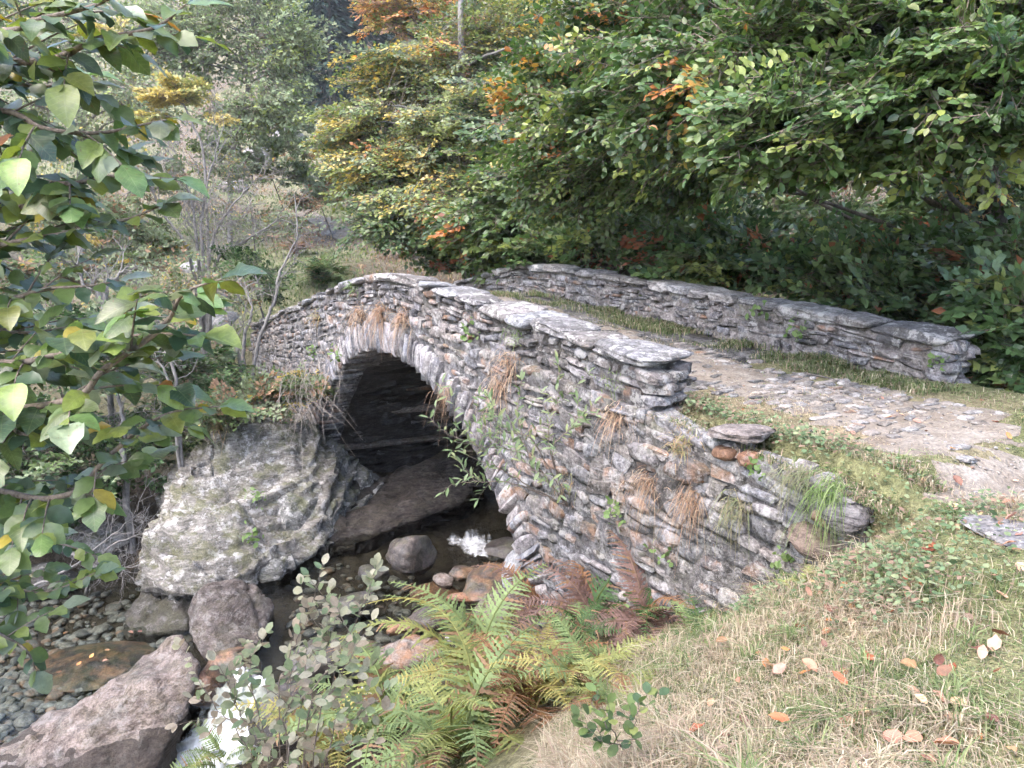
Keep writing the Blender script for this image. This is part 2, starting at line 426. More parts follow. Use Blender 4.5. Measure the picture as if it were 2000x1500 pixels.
def mat_water(name, tint, bscale, bstr):
    m, nt, b, out = new_mat(name)
    nt.nodes.remove(b)
    p = pos(nt)
    tr = N(nt, 'ShaderNodeBsdfTransparent', Color=(*tint, 1))
    gl = N(nt, 'ShaderNodeBsdfGlossy', Roughness=.04)
    fr = N(nt, 'ShaderNodeFresnel', IOR=1.33)
    bm = N(nt, 'ShaderNodeBump', Strength=bstr, Distance=.05)
    nt.links.new(noise_f(nt, p, bscale, 4, .6), bm.inputs['Height'])
    nt.links.new(bm.outputs[0], gl.inputs['Normal']); nt.links.new(bm.outputs[0], fr.inputs['Normal'])
    mx = nt.nodes.new('ShaderNodeMixShader')
    nt.links.new(fr.outputs[0], mx.inputs[0]); nt.links.new(tr.outputs[0], mx.inputs[1]); nt.links.new(gl.outputs[0], mx.inputs[2])
    nt.links.new(mx.outputs[0], out.inputs[0])
    return m
M['pool'] = mat_water('pool_water', (.80, .84, .80), 5, .25)
M['stream'] = mat_water('stream_water', (.74, .76, .70), 7, .8)
def mat_foam():
    m, nt, b, out = new_mat('foam')
    p = pos(nt)
    mp = N(nt, 'ShaderNodeMapping', Scale=(3.0, 2.2, .7)); nt.links.new(p, mp.inputs[0])
    n1 = noise_f(nt, mp.outputs[0], 3.2, 3, .55)
    a_ = N(nt, 'ShaderNodeAttribute', attribute_name='col')
    b.inputs['Base Color'].default_value = (.86, .87, .90, 1)
    b.inputs['Roughness'].default_value = .5
    sx = nt.nodes.new('ShaderNodeSeparateColor'); nt.links.new(a_.outputs['Color'], sx.inputs[0])
    al = ramp(nt, mathn(nt, 'ADD', n1, mathn(nt, 'SUBTRACT', sx.outputs[0], .5)), [(.30, (0, 0, 0)), (.85, (1, 1, 1))])
    nt.links.new(al, b.inputs['Alpha'])
    bump(nt, n1, .4, .04, b)
    return m
M['foam'] = mat_foam()
# ================================================================== the setting: ground, path, water
def _axis(segs):
    out = []
    for a, b, st in segs: out.append(np.arange(a, b, st))
    return np.concatenate(out)
gx = _axis([(-90, -24, 3), (-24, -9, .6), (-9, 5.2, .1), (5.2, 12, .4), (12, 24, 1), (24, 93, 3)])
gy = _axis([(-12, .6, .6), (.6, 12, .1), (12, 22, .25), (22, 45, .8), (45, 170, 3)])
GX, GY = np.meshgrid(gx, gy, indexing='ij')
GZ = ground(GX, GY)
ni, nj = GX.shape
idx = np.arange(ni * nj).reshape(ni, nj)
GF = np.stack([idx[:-1, :-1], idx[1:, :-1], idx[1:, 1:], idx[:-1, 1:]], -1).reshape(-1, 4)
def ground_colour(x, y, z):
    s, w = sw(x, y)
    n = vnoise(x, y, .9, 8) * .6 + vnoise(x, y, 2.7, 9) * .4
    straw, green, soil = np.array([.31, .25, .17]), np.array([.17, .18, .085]), np.array([.10, .078, .055])
    k = np.clip(.5 + .8 * n, 0, 1)[..., None]
    c = straw * (1 - k) + green * k
    # stream bed and damp banks: dark gravelly soil
    wet = (1 - sstep(z, -3.5, -2.6)) * (1 - sstep(np.hypot(x, y), 18, 24))
    bed = np.array([.075, .06, .045])
    c = c * (1 - wet[..., None]) + bed * wet[..., None]
    lb = (1 - sstep(x, -6, -1.2)) * sstep(s, 6, 9) * (1 - sstep(y, 17, 23)) * (1 - wet)
    c = c * (1 - lb[..., None]) + (soil * .6 + green * .4) * lb[..., None]
    far = sstep(y, 17, 26)
    heath, mead = np.array([.22, .18, .145]), np.array([.25, .25, .145])
    k2 = np.clip(.5 + .9 * vnoise(x, y, .35, 12) + .4 * vnoise(x, y, 1.3, 13), 0, 1)[..., None]
    fc = heath * (1 - k2) + mead * k2
    c = c * (1 - far[..., None]) + fc * far[..., None]
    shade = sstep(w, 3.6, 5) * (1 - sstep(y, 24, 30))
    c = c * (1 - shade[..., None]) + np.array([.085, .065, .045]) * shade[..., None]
    return c
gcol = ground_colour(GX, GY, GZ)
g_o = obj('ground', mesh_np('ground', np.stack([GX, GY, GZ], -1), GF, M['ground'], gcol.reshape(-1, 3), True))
tag(g_o, kind='structure')

# path: a worn strip over the bridge and round to the camera's right
pc = np.array([bw(10.4, 1.8)[:2], bw(7, 1.85)[:2], bw(3.5, 1.75)[:2], bw(.4, 1.7)[:2], bw(-1.2, 1.75)[:2], (3.45, 4.4), (3.25, 3.2), (3.6, 1.8), (4.6, -.6), (6, -4)])
pl = smooth_path(pc, 14)
tng = unit(np.gradient(pl, axis=0)); nrm = np.c_[-tng[:, 1], tng[:, 0]]
npl = len(pl); cols = 13
tt = np.linspace(-1, 1, cols)
pv = []
for i in range(npl):
    ss, _ = sw(pl[i, 0], pl[i, 1])
    half = np.interp(ss, [-8, -3, -1, 0, 10], [.8, .75, .85, .6, .55])
    hl = half * (1 + .22 * math.sin(i * .9) + .18 * math.sin(i * 2.3 + 1)); hr = half * (1 + .2 * math.sin(i * 1.1 + 2) + .18 * math.sin(i * 2.9))
    for t in tt:
        q = pl[i] + nrm[i] * t * (hl if t > 0 else hr)
        pv.append(q)
pv = np.array(pv)
ps_, pw_ = sw(pv[:, 0], pv[:, 1])
pz = np.where(ps_ > 0.85, deck(ps_) + .012, ground(pv[:, 0], pv[:, 1]) + .008)
edge = np.abs(np.tile(tt, npl))
pz = pz - .03 * (edge > .99)
pi_ = np.arange(npl * cols).reshape(npl, cols)
PF = np.stack([pi_[:-1, :-1], pi_[1:, :-1], pi_[1:, 1:], pi_[:-1, 1:]], -1).reshape(-1, 4)
path_o = tag(obj('path', mesh_np('path', np.c_[pv, pz], PF, M['path'], None, True)), kind='structure')
# the same path climbing the meadow beyond the bridge
fp = []
for (u, v, hw) in [(690, 472, .55), (660, 455, .55), (636, 440, .5), (612, 428, .5), (590, 418, .5)]:
    P = hit_ground(u, v); fp.append((P[0], P[1], hw))
fp = smooth_path(np.array(fp), 6)
t2 = unit(np.gradient(fp[:, :2], axis=0)); n2_ = np.c_[-t2[:, 1], t2[:, 0]]
fv = np.stack([fp[:, :2] + n2_ * fp[:, 2:3] * t for t in (-1, -.3, .4, 1)], 1).reshape(-1, 2)
fi = np.arange(len(fv)).reshape(-1, 4)
tag(obj('hill_path', mesh_np('hill_path', np.c_[fv, ground(fv[:, 0], fv[:, 1]) + .06], np.stack([fi[:-1, :-1], fi[1:, :-1], fi[1:, 1:], fi[:-1, 1:]], -1).reshape(-1, 4), M['path'])), kind='structure')

# water sheets
def sheet(name, xs, ys, zf, mat, keep):
    X, Y = np.meshgrid(xs, ys, indexing='ij'); Z = zf(X, Y)
    ii = np.arange(X.size).reshape(X.shape)
    F = np.stack([ii[:-1, :-1], ii[1:, :-1], ii[1:, 1:], ii[:-1, 1:]], -1).reshape(-1, 4)
    k = keep(X, Y).ravel()
    F = F[k[F].all(1)]
    used, inv = np.unique(F, return_inverse=True)
    V = np.stack([X, Y, Z], -1).reshape(-1, 3)[used]
    return obj(name, mesh_np(name, V, inv.reshape(-1, 4), mat, None, True))
def side(x, y):   # >0 left of the diagonal ridge of rock (pool side)
    a, b = np.array([-3.84, 10.6]), np.array([-5.46, 6.2])
    return (b[0] - a[0]) * (y - a[1]) - (b[1] - a[1]) * (x - a[0])
tag(sheet('pool_water', np.arange(-15, -2.9, .12), np.arange(3, 14, .12), lambda x, y: WATER_POOL + .006 * vnoise(x, y, 2.2, 21), M['pool'], lambda x, y: side(x, y) < 0), kind='structure')
tag(sheet('stream_water', np.arange(-5, 6, .1), np.arange(7.8, 24, .1),
          lambda x, y: WATER_UP + .22 * sstep(sw(x, y)[1], 1.9, 2.5) + .5 * sstep(sw(x, y)[1], 4, 12) + .018 * vnoise(x, y, 3.5, 22) + .012 * vnoise(x, y, 9, 23),
          M['stream'], lambda x, y: (side(x, y) > -1.2) & (sw(x, y)[0] > .9) & (sw(x, y)[0] < np.where(sw(x, y)[1] < -.3, 10.4, 9.2))), kind='structure')

# ================================================================== stones and rocks
def block_mesh(name, mat, seed, seg=3, k=5.0, amp=.16, flat=False, chip=3):
    r = random.Random(seed)
    bm = bmesh.new(); bmesh.ops.create_cube(bm, size=2)
    bmesh.ops.subdivide_edges(bm, edges=bm.edges[:], cuts=seg - 1, use_grid_fill=True)
    off = Vector((r.uniform(0, 99), r.uniform(0, 99), r.uniform(0, 99)))
    cutp = [(Vector((r.choice((-1, 1)) * r.uniform(.4, 1), r.uniform(-1, .5), r.choice((-1, 1)) * r.uniform(.4, 1))).normalized(), r.uniform(.85, 1.2)) for _ in range(chip)]
    tp, sh, tp2 = r.uniform(-.22, .22), r.uniform(-.25, .25), r.uniform(-.2, .2)
    for v in bm.verts:
        c = v.co
        q = (abs(c.x) ** k + abs(c.y) ** k + abs(c.z) ** k) ** (1 / k)
        c = c / q
        c.x += sh * c.z; c.z *= 1 + tp * c.x; c.y *= 1 + tp2 * c.x
        n = mnoise.noise_vector(c * 1.3 + off)
        for pd_, ph_ in cutp:
            e_ = c.dot(pd_) - ph_
            if e_ > 0: c = c - pd_ * e_
        c = c + n * amp + mnoise.noise_vector(c * 3.1 + off) * amp * .35
        v.co = c
    me = bpy.data.meshes.new(name); bm.to_mesh(me); bm.free()
    for p in me.polygons: p.use_smooth = not flat
    me.materials.append(mat)
    return me
def rock_mesh(name, mat, seed, sub=4, amp=.22, strata=.0, cuts=5, freq=1.1):
    r = random.Random(seed)
    bm = bmesh.new(); bmesh.ops.create_icosphere(bm, subdivisions=sub, radius=1)
    off = Vector((r.uniform(0, 99), r.uniform(0, 99), r.uniform(0, 99)))
    planes = []
    for _ in range(cuts):
        d = Vector((r.gauss(0, 1), r.gauss(0, 1), r.gauss(0, .8))).normalized(); planes.append((d, r.uniform(.62, .85)))
    for v in bm.verts:
        c = v.co.copy()
        for d, h in planes:
            e = c.dot(d) - h
            if e > 0: c -= d * e * .85
        c *= 1 + amp * mnoise.fractal(c * freq + off, 1.0, 2.0, 4)
        c += mnoise.noise_vector(c * 4 + off) * amp * .12
        if strata: c += v.co * strata * mnoise.noise(Vector((c.x * 1.2, c.y * 1.2, c.z * 9)) + off)
        v.co = c
    me = bpy.data.meshes.new(name); bm.to_mesh(me); bm.free()
    for p in me.polygons: p.use_smooth = True
    me.materials.append(mat)
    return me
def hull_rock(name, pts, mat, label, cat, edge=.09, amp=.12, freq=.9, strata=.04, seed=1, smooth_it=4, dip=(.25, -.2, 1)):
    pts = np.asarray(pts, float); org = pts.mean(0); org[2] = pts[:, 2].min()
    bm = bmesh.new()
    for p in pts: bm.verts.new(p - org)
    res = bmesh.ops.convex_hull(bm, input=bm.verts[:])
    bmesh.ops.delete(bm, geom=[g for g in res['geom_interior'] if isinstance(g, bmesh.types.BMVert)], context='VERTS')
    bmesh.ops.triangulate(bm, faces=bm.faces[:])
    for it in range(8):
        long = [e for e in bm.edges if e.calc_length() > edge * 1.4]
        if not long: break
        bmesh.ops.subdivide_edges(bm, edges=long, cuts=1)
        bmesh.ops.triangulate(bm, faces=bm.faces[:])
        if it in (1, 2, 3):
            for _ in range(smooth_it): bmesh.ops.smooth_vert(bm, verts=bm.verts[:], factor=.4, use_axis_x=True, use_axis_y=True, use_axis_z=True)
    bm.normal_update()
    off = Vector((seed * 7.1, seed * 3.3, seed * 5.7)); dp = Vector(dip).normalized()
    rr_ = random.Random(seed); crk = [((Vector((rr_.gauss(0, 1), rr_.gauss(0, 1), rr_.gauss(0, .5))).normalized(), rr_.uniform(-.5, .5)), .07) for _ in range(0 if name == 'rock_outcrop' else 2)]
    if name == 'rock_outcrop': crk = [((Vector((.75, .2, .65)).normalized(), 1.1), .05), ((Vector((-.3, .5, .8)).normalized(), 1.75), .05)]
    for v in bm.verts:
        c = v.co
        a = amp * mnoise.fractal(c * freq + off, 1.0, 2.1, 5)
        st = mnoise.noise(Vector((c.x * .7, c.y * .7, c.dot(dp) * 8)) + off)
        tl = c.dot(dp) * 3.0 + .55 * mnoise.noise(c * .9 + off) + .15 * mnoise.noise(c * 3 + off)
        a += strata * 1.1 * ((tl - math.floor(tl)) ** 1.5 - .5)
        a += strata * st * .6 + strata * .6 * mnoise.noise(Vector((c.x * 1.5, c.y * 1.5, c.dot(dp) * 19)) + off)
        for (cn, cw_) in crk:
            e = abs(c.dot(cn[0]) - cn[1] + .06 * mnoise.noise(c * 2.5 + off))
            if e < cw_: a -= .07 * (1 - e / cw_)
        v.co = c + v.normal * a + mnoise.noise_vector(c * 7 + off) * .02
    me = bpy.data.meshes.new(name); bm.to_mesh(me); bm.free()
    for p in me.polygons: p.use_smooth = True
    me.materials.append(mat)
    o = obj(name, me, None, org)
    return tag(o, label, cat)

# ================================================================== the bridge
br_loc = bw(5.75, 1.8, -3.0)
bridge = thing('stone_bridge', 'old humpbacked stone arch bridge with low rubble parapets over the stream', 'bridge', br_loc)
def sweep(name, ss, w0, w1, zb, zt, mat, parent, rows=16, disp=.03, seed=1):
    rings = []
    for s in ss:
        b, t = zb(s), zt(s)
        zz = np.linspace(b, t, rows)
        fr = np.c_[np.full(rows, w0), zz]; bk = np.c_[np.full(rows, w1), zz[::-1]]
        mid_t = np.linspace(w0, w1, 6)[1:-1]
        top = np.c_[mid_t, np.full(4, t)]; bot = np.c_[mid_t[::-1], np.full(4, b)]
        rg = np.vstack([fr, top, bk, bot])
        dn = disp * (vnoise(np.full(len(rg), s) + rg[:, 0], rg[:, 1], 4, seed) + .6 * vnoise(np.full(len(rg), s), rg[:, 1] + rg[:, 0], 11, seed + 1))
        cw, cz = (w0 + w1) / 2, (b + t) / 2
        dirw = np.where(np.arange(len(rg)) < rows, -1, np.where((np.arange(len(rg)) >= rows + 4) & (np.arange(len(rg)) < 2 * rows + 4), 1, 0))
        dirz = np.where(dirw == 0, np.sign(rg[:, 1] - cz), 0)
        rg[:, 0] += dirw * dn; rg[:, 1] += dirz * dn
        rings.append(np.c_[O2[0] + s * A2[0] + rg[:, 0] * N2[0], O2[1] + s * A2[1] + rg[:, 0] * N2[1], rg[:, 1]])
    R0, R1 = rings[0].copy(), rings[-1].copy()
    cap0 = np.broadcast_to(R0.mean(0), R0.shape); cap1 = np.broadcast_to(R1.mean(0), R1.shape)
    rings = [cap0] + rings + [cap1]
    V = np.array(rings); m, k = V.shape[:2]
    i = np.arange(m - 1)[:, None] * k; j = np.arange(k)[None]; j2 = (j + 1) % k
    F = np.stack([i + j, i + j2, i + k + j2, i + k + j], -1).reshape(-1, 4)
    loc = np.array(parent.location)
    o = obj(name, mesh_np(name, V.reshape(-1, 3) - loc, F, mat, None, True), parent, loc)
    return o
def intr(s):
    d = abs(s - ARC_S)
    return ARC_Z + math.sqrt(ARC_R ** 2 - d * d) if d < 4.62 else -4.7
sweep('core', np.r_[np.arange(0.05, 1.1, .12), np.linspace(1.12, 1.14, 2), np.arange(1.18, 10.35, .08), np.linspace(10.36, 10.38, 2), np.arange(10.5, 15.4, .15)], .015, 3.62, intr, lambda s: deck(s) - .03, M['mortar'], bridge, 34, .028, 31)
lp = sweep('parapet', np.arange(.02, 15, .12), .07, .40, lambda s: deck(s) - .2, lambda s: ptop(s) - .09, M['mortar'], bridge, 7, .02, 33)
lp['label'] = 'near parapet beside the arch, pale lichened coping'
rp = sweep('parapet', np.arange(-.7, 13.5, .12), 3.26, 3.60, lambda s: deck(s) - .2, lambda s: rtop(s) - .09, M['mortar'], bridge, 7, .02, 35)
rp['label'] = 'far parapet under the dark trees'
wing_loc = bw(-1.0, .1, -1.6)
wing = thing('retaining_wall', 'overgrown rubble retaining wall holding the path edge below the bridge end', 'wall', wing_loc)
def wing_top(s): return np.interp(s, [-2.5, -1.6, -.6, .05], [-.2, -.11, -.08, -.03])
sweep('core', np.arange(-2.15, .06, .1), .02, .42, lambda s: -2.5 + .2 * max(0, -s), lambda s: wing_top(s) - .05, M['mortar'], wing, 18, .035, 37)

POOL = {k: [block_mesh(k + '_stone', M[mk], 100 * i + j, 6 if k == 'coping' else 3, random.uniform(6, 14), random.uniform(.09, .2), j % 3 != 0) for j in range(18)]
        for i, (k, mk) in enumerate([('wall', 'wall'), ('parapet', 'parapet'), ('coping', 'coping'), ('cobble', 'cobble')])}
def stone_matrix(s, w, z, hw, hd, hh, tilt=0, yaw=0, roll=0):
    return (Matrix.Translation(Vector(bw(s, w, z))) @ Matrix.Rotation(PHI + yaw, 4, 'Z') @ Matrix.Rotation(-tilt, 4, 'Y') @ Matrix.Rotation(roll, 4, 'X')
            @ Matrix.Diagonal((hw, hd, hh, 1)))
def add_piece(name, me, mat4, parent):
    o = bpy.data.objects.new(name, me); lin(o)
    o.parent = parent
    o.matrix_parent_inverse = Matrix.Translation(parent.location).inverted()
    loc, rot, sc = mat4.decompose()
    o.location, o.rotation_euler, o.scale = loc, rot.to_euler(), sc
    return o
def join_stones(name, items, mat, parent):
    """the many small ones past the limit, one real mesh"""
    Vs, Fs, Rn, n = [], [], [], 0
    for me, m4 in items:
        V = np.empty(len(me.vertices) * 3, np.float32); me.vertices.foreach_get('co', V); V = V.reshape(-1, 3)
        F = np.empty(len(me.loops), np.int32); me.loops.foreach_get('vertex_index', F); F = F.reshape(-1, 4)
        m = np.array(m4)
        Vs.append(V @ m[:3, :3].T + m[:3, 3]); Fs.append(F + n); n += len(V); Rn.append(np.full(len(V), random.random()))
    loc = np.array(parent.location)
    V = np.concatenate(Vs) - loc
    me = mesh_np(name, V, np.concatenate(Fs), mat, None, True)
    me.attributes.new('rnd', 'FLOAT', 'POINT').data.foreach_set('value', np.concatenate(Rn).astype(np.float32))
    o = obj(name, me, None); o.parent = parent
    o.location = loc
    o.matrix_parent_inverse = Matrix.Translation(loc).inverted()
    return tag(o, kind='stuff')

def courses(s0, s1, top, depth_max, hr, wr, ok, flat_d=1.4, tilt_extra=0.0):
    out = []; d = 0.0
    mean_top = (top(s0) + top(s1)) / 2
    while d < depth_max:
        h = random.uniform(*hr)
        s = s0 + random.uniform(-.1, .1)
        fl = min(1, d / flat_d)
        while s < s1:
            w = random.uniform(*wr) * (1.5 if random.random() < .12 else 1)
            hh = h * random.uniform(.6, 1.2)
            sc = s + w / 2
            prof = top(sc) * (1 - fl) + mean_top * fl
            z = prof - d - h / 2 + .055 * float(vnoise(sc, d, 1.9, 41)) + random.gauss(0, .012)
            sl = (top(sc + .1) - top(sc - .1)) / .2 * (1 - fl)
            if ok(sc, z, hh):
                if random.random() < .16 and w > .2:      # two thin stones on each other
                    for k in (-1, 1): out.append((sc, z + k * hh * .26, w, hh * .5, sl + random.gauss(0, .05)))
                else: out.append((sc, z, w * random.uniform(.86, 1.0), hh * random.uniform(.86, 1.0), sl + tilt_extra + random.gauss(0, .12)))
            s += w
        d += h
    return out
def in_ring(s, z): return math.hypot(s - ARC_S, z - ARC_Z) < ARC_R + RING * .98
def base_z(s):     # ground line along the foot of the left face
    return float(np.interp(s, [-2.45, -1.72, -1.24, -.6, .69, 1.4, 9.7, 10.6, 16], [-.35, -.8, -1.25, -1.72, -2.5, -4.2, -4.2, -3.1, -2.4]))
def below_deck(s, z, h): return z - h * .5 > base_z(s) - .12 and not in_ring(s, z) and not (abs(s - ARC_S) < 4.2 and z < ARC_Z + .9)
ws = courses(0.0, 15.0, lambda s: deck(s) + .0, 4.3, (.055, .17), (.09, .34), below_deck)
for _ in range(150):    # larger stones set over the small rubble
    s, z = random.uniform(.1, 14), random.uniform(-2.6, .2)
    if z < deck(s) - .12 and below_deck(s, z, .22): ws.append((s, z, random.uniform(.2, .38), random.uniform(.13, .24), random.gauss(0, .15)))
stones = []
for (s, z, w, h, t) in ws:
    hd_ = random.uniform(.07, .11); near_w = hd_ - .013 + random.gauss(0, .010)
    m4 = stone_matrix(s, near_w, z, w / 2 * 1.03, hd_, h / 2 * 1.05, t, random.gauss(0, .06), random.gauss(0, .08))
    P = bw(s, 0, z); d = depth(P)
    stones.append((w * h / d ** 2, random.choice(POOL['wall']), m4))
stones.sort(key=lambda q: -q[0])
for _, me, m4 in stones[:300]: add_piece('wall_stone', me, m4, bridge)
join_stones('small_wall_stones', [q[1:] for q in stones[300:]], M['wall'], bridge)
# parapets: dry laid rubble under long coping slabs
for par, wf, wc, top, s0, s1, sgn in ((lp, .075, .235, ptop, .0, 14.9, -1), (rp, 3.255, 3.43, rtop, -.72, 13, -1)):
    def inpar(s, z, h, top=top): return z - h / 2 > deck(s) - .06
    lst = courses(s0, s1, lambda s, top=top: top(s) - .085, .75, (.045, .14), (.10, .38), inpar, 9)
    items = []
    for (s, z, w, h, t) in lst:
        m4 = stone_matrix(s, wf + (.065 if par is lp else .085) + random.uniform(-.02, .02), z, w / 2 * 1.02, random.uniform(.10, .12), h / 2 * 1.03, t + random.gauss(0, .05), random.gauss(0, .09), random.gauss(0, .1))
        items.append((w * h / depth(bw(s, wf, z)) ** 2, random.choice(POOL['parapet']), m4))
    items.sort(key=lambda q: -q[0])
    cut = 200 if par is lp else 150
    for _, me, m4 in items[:cut]: add_piece('stone', me, m4, par)
    if items[cut:]: join_stones('small_stones', [q[1:] for q in items[cut:]], M['parapet'], par)
    # rough end face of the parapet
    for z0 in np.arange(deck(s0) - .05, top(s0) - .1, .1):
        for wv in (wc - .1, wc + .07):
            add_piece('stone', random.choice(POOL['parapet']), stone_matrix(s0 + random.uniform(-.05, .04), wv + random.uniform(-.02, .02), z0 + random.uniform(0, .05), random.uniform(.1, .16), random.uniform(.09, .13), .055, random.gauss(0, .08), random.gauss(0, .2)), par)
    # inner side of the near parapet / outer side of the far one: larger stones
    for s in np.arange(s0 + .1, min(s1, 9), .3):
        for z0 in (.07, .2, .31):
            z = deck(s) + z0
            if z < top(s) - .12:
                add_piece('back_stone', random.choice(POOL['parapet']), stone_matrix(s + random.uniform(-.08, .08), 2 * wc - wf + random.uniform(-.02, .02), z, random.uniform(.14, .2), .09, random.uniform(.05, .075), random.gauss(0, .07), random.gauss(0, .08)), par)
    s = s0 - .09
    while s < s1:
        ln = random.uniform(.35, .85) if s < 9 else random.uniform(.25, .6)
        if s < s0: ln = .85
        sc = s + ln / 2
        sl = math.atan((top(s + ln) - top(s)) / ln)
        th = random.uniform(.035, .075)
        m4 = stone_matrix(sc, wc + random.uniform(-.025, .025), float(top(sc)) - th * .75 + random.gauss(0, .01), ln / 2 * .985, random.uniform(.21, .285), th, sl + random.gauss(0, .008), random.gauss(0, .025), random.gauss(0, .03))
        add_piece('coping_stone', random.choice(POOL['coping']), m4, par)
        s += ln
# arch ring of thin slabs on edge
VP = [block_mesh('voussoir', M['voussoir'], 900 + j, 3, random.uniform(8, 14), .06, j % 3 == 0) for j in range(10)]
th = -math.radians(79)
while th < math.radians(76):
    tk = random.uniform(.07, .15)
    dth = tk / (ARC_R + RING / 2); tc = th + dth / 2
    ln = RING * random.uniform(.82, 1.16) * (1 if abs(tc) < .8 else 1.05)
    rr = ARC_R + ln / 2 - random.uniform(0, .035)
    s, z = ARC_S + rr * math.sin(tc), ARC_Z + rr * math.cos(tc)
    m4 = (Matrix.Translation(Vector(bw(s, .235 + random.uniform(-.02, .02), z))) @ Matrix.Rotation(PHI, 4, 'Z') @ Matrix.Rotation(tc, 4, 'Y') @ Matrix.Diagonal((tk / 2 * 1.07, .27, ln / 2, 1)))
    add_piece('voussoir', random.choice(VP), m4, bridge)
    th += dth
# slabs and ledges of the far abutment, seen through the arch
BP = [block_mesh('abutment_slab', M['bed'], 950 + j, 4, 7, .12) for j in range(5)]  # slab colour carries the painted arch shade
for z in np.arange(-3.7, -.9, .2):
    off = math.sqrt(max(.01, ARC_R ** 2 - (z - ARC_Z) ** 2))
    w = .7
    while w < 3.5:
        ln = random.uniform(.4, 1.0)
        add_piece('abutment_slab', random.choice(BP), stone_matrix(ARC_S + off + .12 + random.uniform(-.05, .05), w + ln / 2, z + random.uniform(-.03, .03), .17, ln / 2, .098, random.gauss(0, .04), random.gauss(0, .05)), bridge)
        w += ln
for (w, z, ln, k) in [(1.9, -3.05, 3.2, .26), (2.3, -1.75, 1.6, .2), (2.0, -2.25, 1.1, .17), (2.75, -2.4, .8, .16)]:
    off = math.sqrt(ARC_R ** 2 - (z - ARC_Z) ** 2)
    add_piece('ledge', block_mesh('ledge', M['rock2'], 970 + int(w * 10), 5, 8, .1), stone_matrix(ARC_S + off + .02, w, z, k, ln / 2, .06, .02, 0, .05), bridge)
# added vault lining, its near-black colour stands in for the shade inside
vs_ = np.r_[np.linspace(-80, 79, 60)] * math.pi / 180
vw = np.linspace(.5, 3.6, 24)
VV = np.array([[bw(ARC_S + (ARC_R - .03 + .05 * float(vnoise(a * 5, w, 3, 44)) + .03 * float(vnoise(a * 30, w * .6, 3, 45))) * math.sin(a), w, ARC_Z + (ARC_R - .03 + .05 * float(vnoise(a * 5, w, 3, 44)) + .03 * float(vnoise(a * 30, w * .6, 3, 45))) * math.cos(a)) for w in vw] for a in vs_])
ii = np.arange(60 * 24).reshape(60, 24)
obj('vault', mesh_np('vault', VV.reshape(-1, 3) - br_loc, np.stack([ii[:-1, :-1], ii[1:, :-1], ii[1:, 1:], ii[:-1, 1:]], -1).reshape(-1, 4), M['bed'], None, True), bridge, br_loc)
# retaining wall stones
ww = courses(-2.08, .08, wing_top, 2.2, (.06, .19), (.11, .42), lambda s, z, h: z - h * .5 > base_z(s) - .15, 3.0, .05)
ws2 = []
for (s, z, w, h, t) in ww:
    m4 = stone_matrix(s, random.uniform(.085, .115), z, w / 2 * 1.03, random.uniform(.1, .13), h / 2 * 1.04, t, random.gauss(0, .09), random.gauss(0, .1))
    ws2.append((w * h / depth(bw(s, 0, z)) ** 2, random.choice(POOL['wall']), m4))
ws2.sort(key=lambda q: -q[0])
for _, me, m4 in ws2[:300]: add_piece('wall_stone', me, m4, wing)
if ws2[300:]: join_stones('small_wall_stones', [q[1:] for q in ws2[300:]], M['wall'], wing)
for (u, v, s_, mat, sc, yaw) in [(1428, 848, -.95, 'slab', (.2, .2, .045), .05), (1415, 884, -1.02, 'rusty', (.10, .09, .05), 0), (1462, 896, -1.22, 'rusty', (.075, .09, .05), .1),
                               (1345, 915, -.55, 'wall', (.2, .12, .11), .1), (1260, 885, -.2, 'wall', (.17, .1, .08), .1)]:
    P = at(u, v, 1); r_ = P - CAM
    t_ = (np.dot(O2 - CAM[:2], N2)) / np.dot(r_[:2], N2)
    Q = CAM + t_ * r_
    s, _ = sw(Q[0], Q[1])
    wofs = .12 if mat in ('slab', 'coping') else .02
    add_piece('edge_slab' if mat in ('slab', 'coping') else 'rust_stone', block_mesh('edge_slab', M[mat], int(u), 4, 5, .2, mat == 'slab'), stone_matrix(float(s), wofs, Q[2], sc[0], sc[1], sc[2], -.03, yaw), wing)

# cobbles of the path near the bridge end
def path_half(s): return .62
cob = []
for s in np.arange(-2.2, 5.2, .105):
    for w in np.arange(1.05, 2.5, .17):
        n = float(vnoise(s, w, 1.1, 51))
        if n + random.uniform(-.5, .5) < .2: continue
        x, y, _ = bw(s + random.uniform(-.03, .03), w + random.uniform(-.05, .05))
        z = float(deck(s)) if s > .85 else gz(x, y)
        cob.append((depth((x, y, z)), x, y, z))
cob.sort()
CP = POOL['cobble'][:8]
items = []
for i, (d, x, y, z) in enumerate(cob):
    m4 = (Matrix.Translation((x, y, z + .006)) @ Matrix.Rotation(PHI + random.gauss(1.57, .25), 4, 'Z') @ Matrix.Rotation(random.gauss(0, .08), 4, 'X') @ Matrix.Diagonal((random.uniform(.05, .10), random.uniform(.028, .05), random.uniform(.014, .02), 1)))
    if i < 300: add_piece('cobble', random.choice(CP), m4, path_o)
    else: items.append((random.choice(CP), m4))
if items: join_stones('small_cobbles', items, M['cobble'], path_o)

